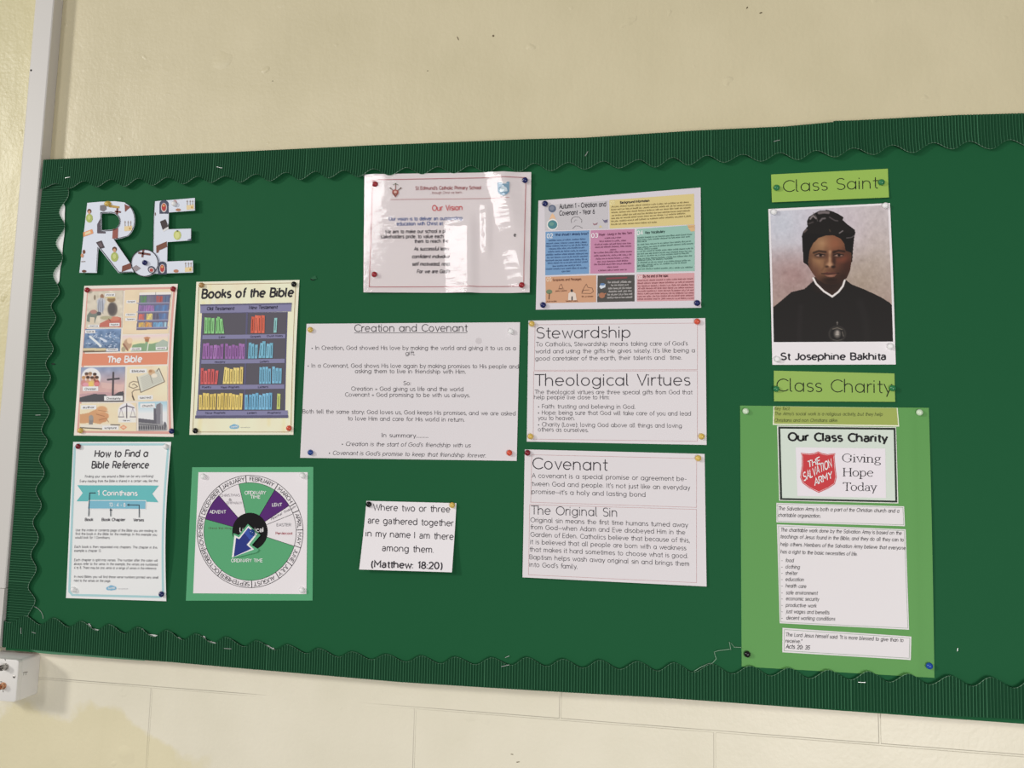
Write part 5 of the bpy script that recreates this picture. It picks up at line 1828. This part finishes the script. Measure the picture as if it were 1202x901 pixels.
for x, w in ((484, 44), (652, 44)):
    c.ell(x, 503, w+12, 27, (74, 46, 35), .7, .85).ell(x, 503, w-8, 12, (158, 126, 110), .5).ell(x+4, 502, 14, 13, (28, 19, 18), .4).line([(x-46, 502), (x-10, 489), (x+44, 500)], 9, (34, 23, 20)).line([(x-44, 514), (x, 521), (x+42, 512)], 5, (62, 38, 30))
c.line([(424, 480), (470, 464), (534, 472)], 17, (48, 32, 25), .9, soft=1.4).line([(604, 474), (652, 460), (704, 468)], 17, (40, 26, 21), .9, soft=1.4)
c.poly([(500, 668), (545, 656), (575, 660), (605, 656), (650, 663), (600, 673), (560, 675)], (92, 52, 44)).poly([(518, 676), (575, 673), (640, 669), (612, 698), (575, 704), (540, 696)], (118, 74, 58))
c.line([(496, 669), (560, 675), (654, 665)], 7, (38, 23, 21)).ell(575, 643, 36, 9, (98, 64, 46), .7, .6).ell(580, 690, 26, 6, (180, 130, 104), .7, .55).ell(575, 722, 46, 10, (34, 22, 18), .8, .6)
c.mask = None
# wrap shapes over the brow, light folds
c.poly([(318, 330), (400, 300), (520, 315), (470, 345), (420, 395), (388, 460), (375, 560), (366, 590), (332, 570)], (26, 24, 24)).poly([(610, 318), (700, 300), (800, 300), (785, 430), (776, 545), (765, 480), (718, 462), (705, 400), (670, 350)], (26, 24, 23))
for pts, w, cc in (([(395, 170), (420, 140), (448, 165)], 15, (150, 138, 138)), ([(475, 115), (520, 108), (560, 112)], 26, (128, 116, 118)), ([(485, 190), (505, 168), (530, 165)], 15, (120, 110, 112)),
                   ([(660, 300), (690, 280)], 9, (150, 140, 140)), ([(340, 290), (362, 268)], 16, (104, 88, 86)), ([(725, 345), (770, 340), (795, 322)], 7, (110, 102, 104)), ([(570, 155), (620, 185), (645, 188)], 10, (92, 84, 86)),
                   ([(425, 115), (450, 150), (462, 190)], 7, (92, 84, 84)), ([(380, 215), (420, 200)], 12, (78, 70, 70)), ([(570, 270), (576, 285)], 9, (88, 72, 56))):
    c.line(pts, w, cc, .8, soft=1.0)
# medallion
q = k8([(620, 540)])[0]
c.ell(q[0], q[1], 78, 72, (66, 62, 58), .12, .8).ell(q[0], q[1], 66, 62, (30, 28, 27), .12).ell(q[0], q[1]-2, 28, 36, (112, 106, 100), .4).ell(q[0]+2, q[1]-14, 12, 14, (158, 150, 142), .5).ell(q[0], q[1]+4, 14, 6, (170, 162, 152), .5)
c.line([(q[0]-40, q[1]-44), (q[0], q[1]-56), (q[0]+42, q[1]-40)], 9, (120, 112, 100), .8).line([(q[0], q[1]-112), (q[0], q[1]-84)], 4, (150, 144, 136)).line([(q[0]-8, q[1]-100), (q[0]+8, q[1]-100)], 3, (150, 144, 136))
c.line([(q[0]+46, q[1]-20), (q[0]+56, q[1]+20)], 7, (120, 112, 104), .8).line([(q[0]-40, q[1]+50), (q[0], q[1]+60), (q[0]+40, q[1]+50)], 5, (100, 95, 88), .7)
c.build(por, 'portrait_picture', layer=1, label='painted portrait of a woman in a black head wrap and robe')
por.part('caption_text').crop(K8).text('St Josephine Bakhita', 126, 766, 1047, 766, 58, (44, 42, 48), bold=.02).build()

# --- class charity display
K9, K10 = K(860, 465, 4.906), K(860, 625, 4.906)
APP = (84, 148, 70)
curlG = lambda u, v: .0028*max(0, u-.55)**2*4*math.sin(math.pi*min(max(v, 0), 1))+.0012*math.exp(-((u-.9)/.02)**2)
chy = Sheet('charity_display', 'large apple green sheet with pasted slips about Our Class Charity', 'display', ppx(K9, [(43, 53), (1130, 66)])+ppx(K10, [(1162, 835), (52, 770)]), APP, curlG, part_name='backing_sheet', n=(40, 30))
dC = dS+.0005


def slip(nm, lab, corners, col_):
    q = Sheet('x', lab, None, corners, col_, None, parent=chy, part_name=nm, d=dC)
    q.curl = lambda u, v: curlG(*chy.uv(q.P[0]*(1-u)*(1-v)+q.P[1]*u*(1-v)+q.P[2]*u*v+q.P[3]*(1-u)*v))+.0001
    o = q.obj
    for v_ in o.data.vertices:
        w_ = chy.uv(np.array(v_.co)+q.org)
        v_.co.y -= curlG(*w_)
    return q


WS = (216, 212, 214)
kf = slip('key_fact_slip', 'olive slip with a white edge', ppx(K9, [(235, 57), (950, 66), (959, 174), (231, 164)]), (222, 226, 200))
p = kf.part('slip_print', under=kf.obj).crop(K9)
p.quad([(241, 58), (944, 67), (952, 166), (238, 157)], (150, 166, 74), 1)
TG = (82, 92, 46)
p.text('Key fact:', 240, 78, 328, 79, 17, TG, 'round', weight=.13, italic=.2, layer=2).text("The Army's social work is a religious activity, but they help", 240, 108, 862, 112, 18, TG, 'round', weight=.13, italic=.2, layer=2)
p.text('Christians and non Christians alike.', 240, 146, 604, 147, 18, TG, 'round', weight=.13, italic=.2, layer=2).build()
tcd = slip('title_card', 'framed card reading Our Class Charity', ppx(K9, [(256, 169), (941, 177), (953, 616), (268, 600)]), (220, 222, 214))
p = tcd.part('card_print', under=tcd.obj).crop(K9)
p.quad([(262, 174), (937, 181), (947, 611), (273, 596)], (44, 52, 46), 1).quad([(274, 186), (926, 193), (935, 600), (285, 585)], (198, 210, 198), 2)
p.quad([(362, 293), (878, 300), (882, 585), (372, 573)], (220, 214, 220), 3).text('Our Class Charity', 322, 254, 885, 262, 44, (30, 30, 32), bold=.028, layer=3)
SH = (196, 52, 58)


def shield(s, dx=0, dy=0):
    o = [(392, 325), (440, 330), (470, 326), (492, 316), (514, 327), (545, 333), (590, 327), (586, 345), (590, 400), (598, 465), (588, 505), (550, 530), (495, 555), (440, 528), (402, 500), (388, 465), (398, 400), (398, 345)]
    m = (493, 435)
    return [(m[0]+(x-m[0])*s+dx, m[1]+(y-m[1])*s+dy) for x, y in o]


p.poly(shield(1.0), SH, 4).line(shield(.95), 0.42, (225, 200, 202), 5, closed=True)
WH = (232, 226, 228)
p.text('THE', 434, 411, 503, 385, 36, WH, bold=.012, layer=6, lean=-.1).text('SALVATION', 409, 487, 570, 404, 46, WH, bold=.008, layer=6, lean=-.1).text('ARMY', 472, 514, 570, 470, 38, WH, bold=.012, layer=6, lean=-.1)
for t, x0, y0, x1, y1, cap in (('Giving', 632, 377, 845, 381, 46), ('Hope', 635, 459, 800, 461, 46), ('Today', 637, 542, 820, 545, 46)):
    p.text(t, x0, y0, x1, y1, cap, (34, 30, 36), 'serif', weight=.125, contrast=.55, layer=4)
p.build()
tcd2 = slip('fact_slip', 'two-line white slip', ppx(K9, [(252, 613), (986, 633), (991, 747), (252, 725)]), WS)
p = tcd2.part('slip_print', under=tcd2.obj).crop(K9)
GF = (120, 150, 120)
TC = (56, 52, 56)
p.line([(259, 620), (979, 640), (984, 739), (259, 718)], 0.35, GF, closed=True).text('The Salvation Army is both a part of the Christian church and a', 262, 654, 956, 669, 20, TC, 'round', weight=.13, italic=.2)
p.text('charitable organization.', 262, 692, 505, 698, 20, TC, 'round', weight=.13, italic=.2).build()
sl = slip('list_slip', 'tall white slip with a list of needs', ppx(K9, [(255, 737), (995, 765)])+ppx(K10, [(1015, 558), (271, 521)]), WS)
p = sl.part('slip_print', under=sl.obj).crop(K10)
p.line([K9(264, 746), K9(987, 772), K10(1008, 550), K10(278, 514)], 0.35, GF) if False else None
p.k = lambda x, y: (x, y)
p.line([K9(264, 746), K9(987, 772), K10(1008, 549), K10(278, 514)], 0.35, GF, closed=True)
p.crop(K9).text('The charitable work done by the Salvation Army is based on the', 276, 777, 970, 796, 20, TC, 'round', weight=.13, italic=.2)
p.crop(K10)
for t, x0, y0, x1, y1 in (('teachings of Jesus found in the Bible, and they do all they can to', 275, 31, 982, 50), ('help others. Members of the Salvation Army believe that everyone', 275, 75, 992, 97), ('has a right to the basic necessities of life.', 276, 118, 716, 132),
                          ('food', 304, 168, 350, 169), ('clothing', 304, 205, 385, 207), ('shelter', 304, 241, 371, 243), ('education', 305, 277, 408, 279), ('health care', 306, 314, 422, 318), ('safe environment', 307, 354, 487, 357),
                          ('economic security', 307, 388, 495, 392), ('productive work', 307, 425, 480, 430), ('just wages and benefits', 308, 462, 555, 469), ('decent working conditions', 309, 499, 588, 505)):
    p.text(t, x0, y0, x1, y1, 20, TC, 'round', weight=.13, italic=.2)
    if x0 > 300:
        p.line([(280, y0-7), (288, y0-7)], 0.4, TC)
p.build()
sc_ = slip('verse_slip', 'white slip with the verse Acts 20: 35', ppx(K10, [(287, 547), (1028, 597), (1025, 732), (286, 688)]), WS)
p = sc_.part('slip_print', under=sc_.obj).crop(K10)
p.line([(298, 557), (1019, 605), (1016, 722), (296, 679)], 0.4, GF, closed=True)
p.text('The Lord Jesus himself said: "It is more blessed to give than to', 305, 595, 982, 628, 20, TC, 'round', weight=.13, italic=.2).text('receive."', 304, 631, 396, 635, 20, TC, 'round', weight=.13, italic=.2)
p.text('Acts 20: 35', 307, 664, 442, 672, 22, (55, 52, 56), 'round', weight=.16, italic=.2).build()

# ------------------------------------------------------------------ push pins, staples, a loose thread
PINC = {'red': (150, 24, 36), 'dark red': (122, 14, 34), 'yellow': (206, 172, 70), 'gold': (170, 130, 70), 'navy blue': (26, 34, 92), 'blue': (28, 66, 140), 'black': (16, 14, 16), 'orange red': (206, 74, 44),
        'white': (232, 227, 226), 'green': (30, 118, 68), 'pale green': (196, 216, 186), 'bright blue': (16, 70, 160)}
PINM = {n_: mat('pin_plastic_'+n_.replace(' ', '_'), alb(c_), 0.4 if 'white' in n_ else 0.22, 0.5) for n_, c_ in PINC.items()}
pin_mesh = {}


def pin(x, y, colr, where, sheet=None, d=None, r=0.0051):
    """round-headed push pin pressed in at photo position (x, y)"""
    if sheet is not None:
        P = sheet.at(x, y, 3)+sheet.org
    else:
        P = px(x, y, d)
    # the head stands out from the sheet; aim the middle of the head at (x, y)
    Q = px(x, y, -P[1]+0.003)
    Q[1] = P[1]
    if sheet is not None:
        Q[1] = (sheet.at(x, y, 2)+sheet.org)[1]
    if colr not in pin_mesh:
        mb = MB()
        prof = [(r*.55, -0.0), (r*.8, 0.0003), (r*.98, 0.0012)]+[(r*math.cos(a), 0.0018+0.0044*math.sin(a)) for a in np.linspace(0, 1.45, 8)]
        mb.lathe(prof, (0, 0, 0), 22)
        o = mb.build('push_pin', PINM[colr], smooth=True)
        pin_mesh[colr] = o.data
    else:
        o = bpy.data.objects.new('push_pin', pin_mesh[colr])
        COL.objects.link(o)
    o.location = Q
    return tag(o, '%s round push pin %s' % (colr, where), 'push pin', 'round push pins')


for x, y, cc, w, s in [
    (101.7, 340.1, 'red', 'at the top left corner of the pink framed Bible poster', bib), (202.7, 338.8, 'red', 'at the top right corner of the pink framed Bible poster', bib),
    (93.8, 505.2, 'yellow', 'at the bottom left corner of the pink framed Bible poster', bib), (200.9, 505.8, 'navy blue', 'at the bottom right corner of the pink framed Bible poster', bib),
    (236, 334.4, 'gold', 'at the top left corner of the bookcase poster', bks), (344.6, 333.3, 'black', 'at the top right corner of the bookcase poster', bks),
    (228.8, 505.3, 'black', 'at the bottom left corner of the bookcase poster', bks), (338.8, 502.4, 'orange red', 'at the bottom right corner of the bookcase poster', bks),
    (91.2, 523.7, 'dark red', 'at the top left corner of the How to Find poster', how), (194, 524, 'white', 'at the top right corner of the How to Find poster', how),
    (85.5, 692, 'white', 'at the bottom left corner of the How to Find poster', how), (189, 697.3, 'navy blue', 'at the bottom right corner of the How to Find poster', how),
    (238.2, 559, 'white', 'at the top left of the wheel chart', ws), (354.7, 558, 'white', 'at the top right of the wheel chart', ws), (354.2, 692.5, 'white', 'at the bottom right of the wheel chart', ws),
    (440, 215.6, 'red', 'at the top left corner of the laminated notice', vis), (616.2, 211.1, 'navy blue', 'at the top right corner of the laminated notice', vis),
    (439.1, 321.7, 'red', 'at the lower left of the laminated notice', vis), (612.3, 334.2, 'red', 'at the lower right of the laminated notice', vis),
    (639.7, 238.6, 'navy blue', 'at the top left corner of the coloured boxes sheet', top), (637.5, 357.6, 'navy blue', 'at the bottom left corner of the coloured boxes sheet', top),
    (818.5, 355.3, 'navy blue', 'at the bottom right corner of the coloured boxes sheet', top),
    (363.8, 386.7, 'yellow', 'at the top left corner of the Creation and Covenant sheet', cre), (599.6, 388.6, 'white', 'at the top right corner of the Creation and Covenant sheet', cre),
    (364, 530.9, 'blue', 'at the bottom left corner of the Creation and Covenant sheet', cre), (597.8, 531.3, 'orange red', 'at the bottom right corner of the Creation and Covenant sheet', cre),
    (624.2, 379.7, 'yellow', 'at the top left corner of the Stewardship sheet', stw), (818.5, 377.1, 'orange red', 'at the top right corner of the Stewardship sheet', stw),
    (622.6, 512, 'yellow', 'at the bottom left corner of the Stewardship sheet', stw), (823.6, 512, 'yellow', 'at the bottom right corner of the Stewardship sheet', stw),
    (619.1, 531.3, 'dark red', 'at the top left corner of the Original Sin sheet', cov), (819.7, 537.6, 'yellow', 'at the top right corner of the Original Sin sheet', cov),
    (432.6, 591.8, 'black', 'at the top left corner of the small verse card', mat_), (530.6, 592.7, 'yellow', 'at the top right corner of the small verse card', mat_),
    (911.9, 219.9, 'green', 'at the left end of the Class Saint strip', s1), (1035, 213.5, 'green', 'at the right end of the Class Saint strip', s1),
    (908.5, 248.4, 'white', 'at the top left corner of the portrait', por), (1039.6, 240.8, 'white', 'at the top right corner of the portrait', por),
    (912.6, 421.3, 'white', 'at the bottom left corner of the portrait', por), (1045.7, 406.2, 'white', 'at the right edge of the portrait beside its caption', por),
    (911.3, 456.2, 'green', 'at the left end of the Class Charity strip', s2), (1048, 455.3, 'green', 'at the right end of the Class Charity strip', s2),
    (875.3, 482.3, 'pale green', 'at the top left corner of the apple green sheet', chy), (1079.7, 483.8, 'pale green', 'at the top right corner of the apple green sheet', chy),
    (877.3, 767.7, 'black', 'at the bottom left corner of the apple green sheet', chy), (1091.3, 781.5, 'bright blue', 'at the bottom right corner of the apple green sheet', chy)]:
    pin(x, y, cc, w, s)
pin(125.5, 238.9, 'yellow', 'at the top of the cut-out letter R', None, BOARD+0.0077)
pin(203.9, 239, 'white', 'at the top of the cut-out letter E', None, BOARD+0.0087)
pin(169.5, 308, 'navy blue', 'through the middle of the round full stop', None, BOARD+0.0106)
pin(295.5, 624.5, 'blue', 'holding the pointer arrow at the wheel centre', None, dA+0.0007)

steel = mat('staple_steel', alb((205, 208, 205)), 0.35, 0.5, metal=0.6)
for (x0, y0, x1, y1), d_, w in [((76.5, 208.8, 82, 207.8), .0078, 'in the top border above the white scallops'), ((254.5, 195.8, 260.5, 197.2), .0080, 'in the top border above the gap right of the letter E'),
                               ((687, 183, 690, 177.8), .0080, 'slanting in the top border above the coloured boxes sheet'), ((908.5, 166, 915.5, 164.2), .0080, 'in the top border left of the Class Saint strip'),
                               ((41.8, 487, 47.5, 486.8), .0062, 'across the left border beside the pink framed poster'), ((52, 494, 54, 490.5), .0030, 'at the scallop edge of the left border'),
                               ((24.6, 736.5, 24.6, 743.5), .0078, 'upright in the bottom border at the far left'), ((37.5, 741.5, 41.8, 743), .0078, 'bent in the bottom border near its left end'),
                               ((263, 760.6, 271.5, 761.2), .0078, 'in the bottom border below the wheel chart'), ((588.5, 782, 597.5, 780), .0078, 'crumpled on the bottom border below the verse card'),
                               ((1007.5, 800.3, 1016, 800.6), .0080, 'in the bottom border below the apple green sheet'), ((1123.6, 764, 1124.2, 760.4), .0026, 'stuck alone in the green paper right of the apple green sheet'),
                               ((593, 771.5, 597.5, 769.5), .0030, 'curled just above the bottom border under the verse card')]:
    a, b_ = px(x0, y0, BOARD+d_), px(x1, y1, BOARD+d_)
    m_ = (a+b_)/2
    mb = MB()
    dn = np.array((0, .0016, 0))
    mb.tube([a+dn, a, a+(b_-a)*.5+np.array((0, -.0003, 0)), b_, b_+dn], 0.00045, 6)
    o = mb.build('staple', steel, smooth=True, loc=m_)
    tag(o, 'small silver staple '+w, 'staple', 'staples in the board')
KX = K(750, 740, 6.01)
mb = MB()
th = [(390, 285), (440, 255), (490, 232), (520, 228), (545, 198), (530, 150), (560, 140), (640, 130), (648, 135), (638, 78), (652, 90), (672, 115), (722, 118)]
pts = [px(*KX(*q), BOARD+.0022+.003*(0.5+0.5*math.sin(i*2.1))) for i, q in enumerate(th)]
mb.tube(pts, 0.00035, 5)
o = mb.build('loose_thread', mat('silver_green_thread', alb((150, 178, 155)), .4, .5), smooth=True, loc=pts[6])
tag(o, 'loose silvery thread trailing from the apple green sheet to the bottom border', 'thread')
mb = MB()
KX2 = K(0, 690, 6.005)
pts = [px(*KX2(*q), BOARD+.003) for q in [(240, 128), (270, 145), (292, 170), (302, 195), (304, 215)]]
mb.tube(pts, 0.0004, 5)
tag(mb.build('loose_thread', steel, smooth=True, loc=pts[2]), 'short curved silvery thread at the lower left corner of the board', 'thread')
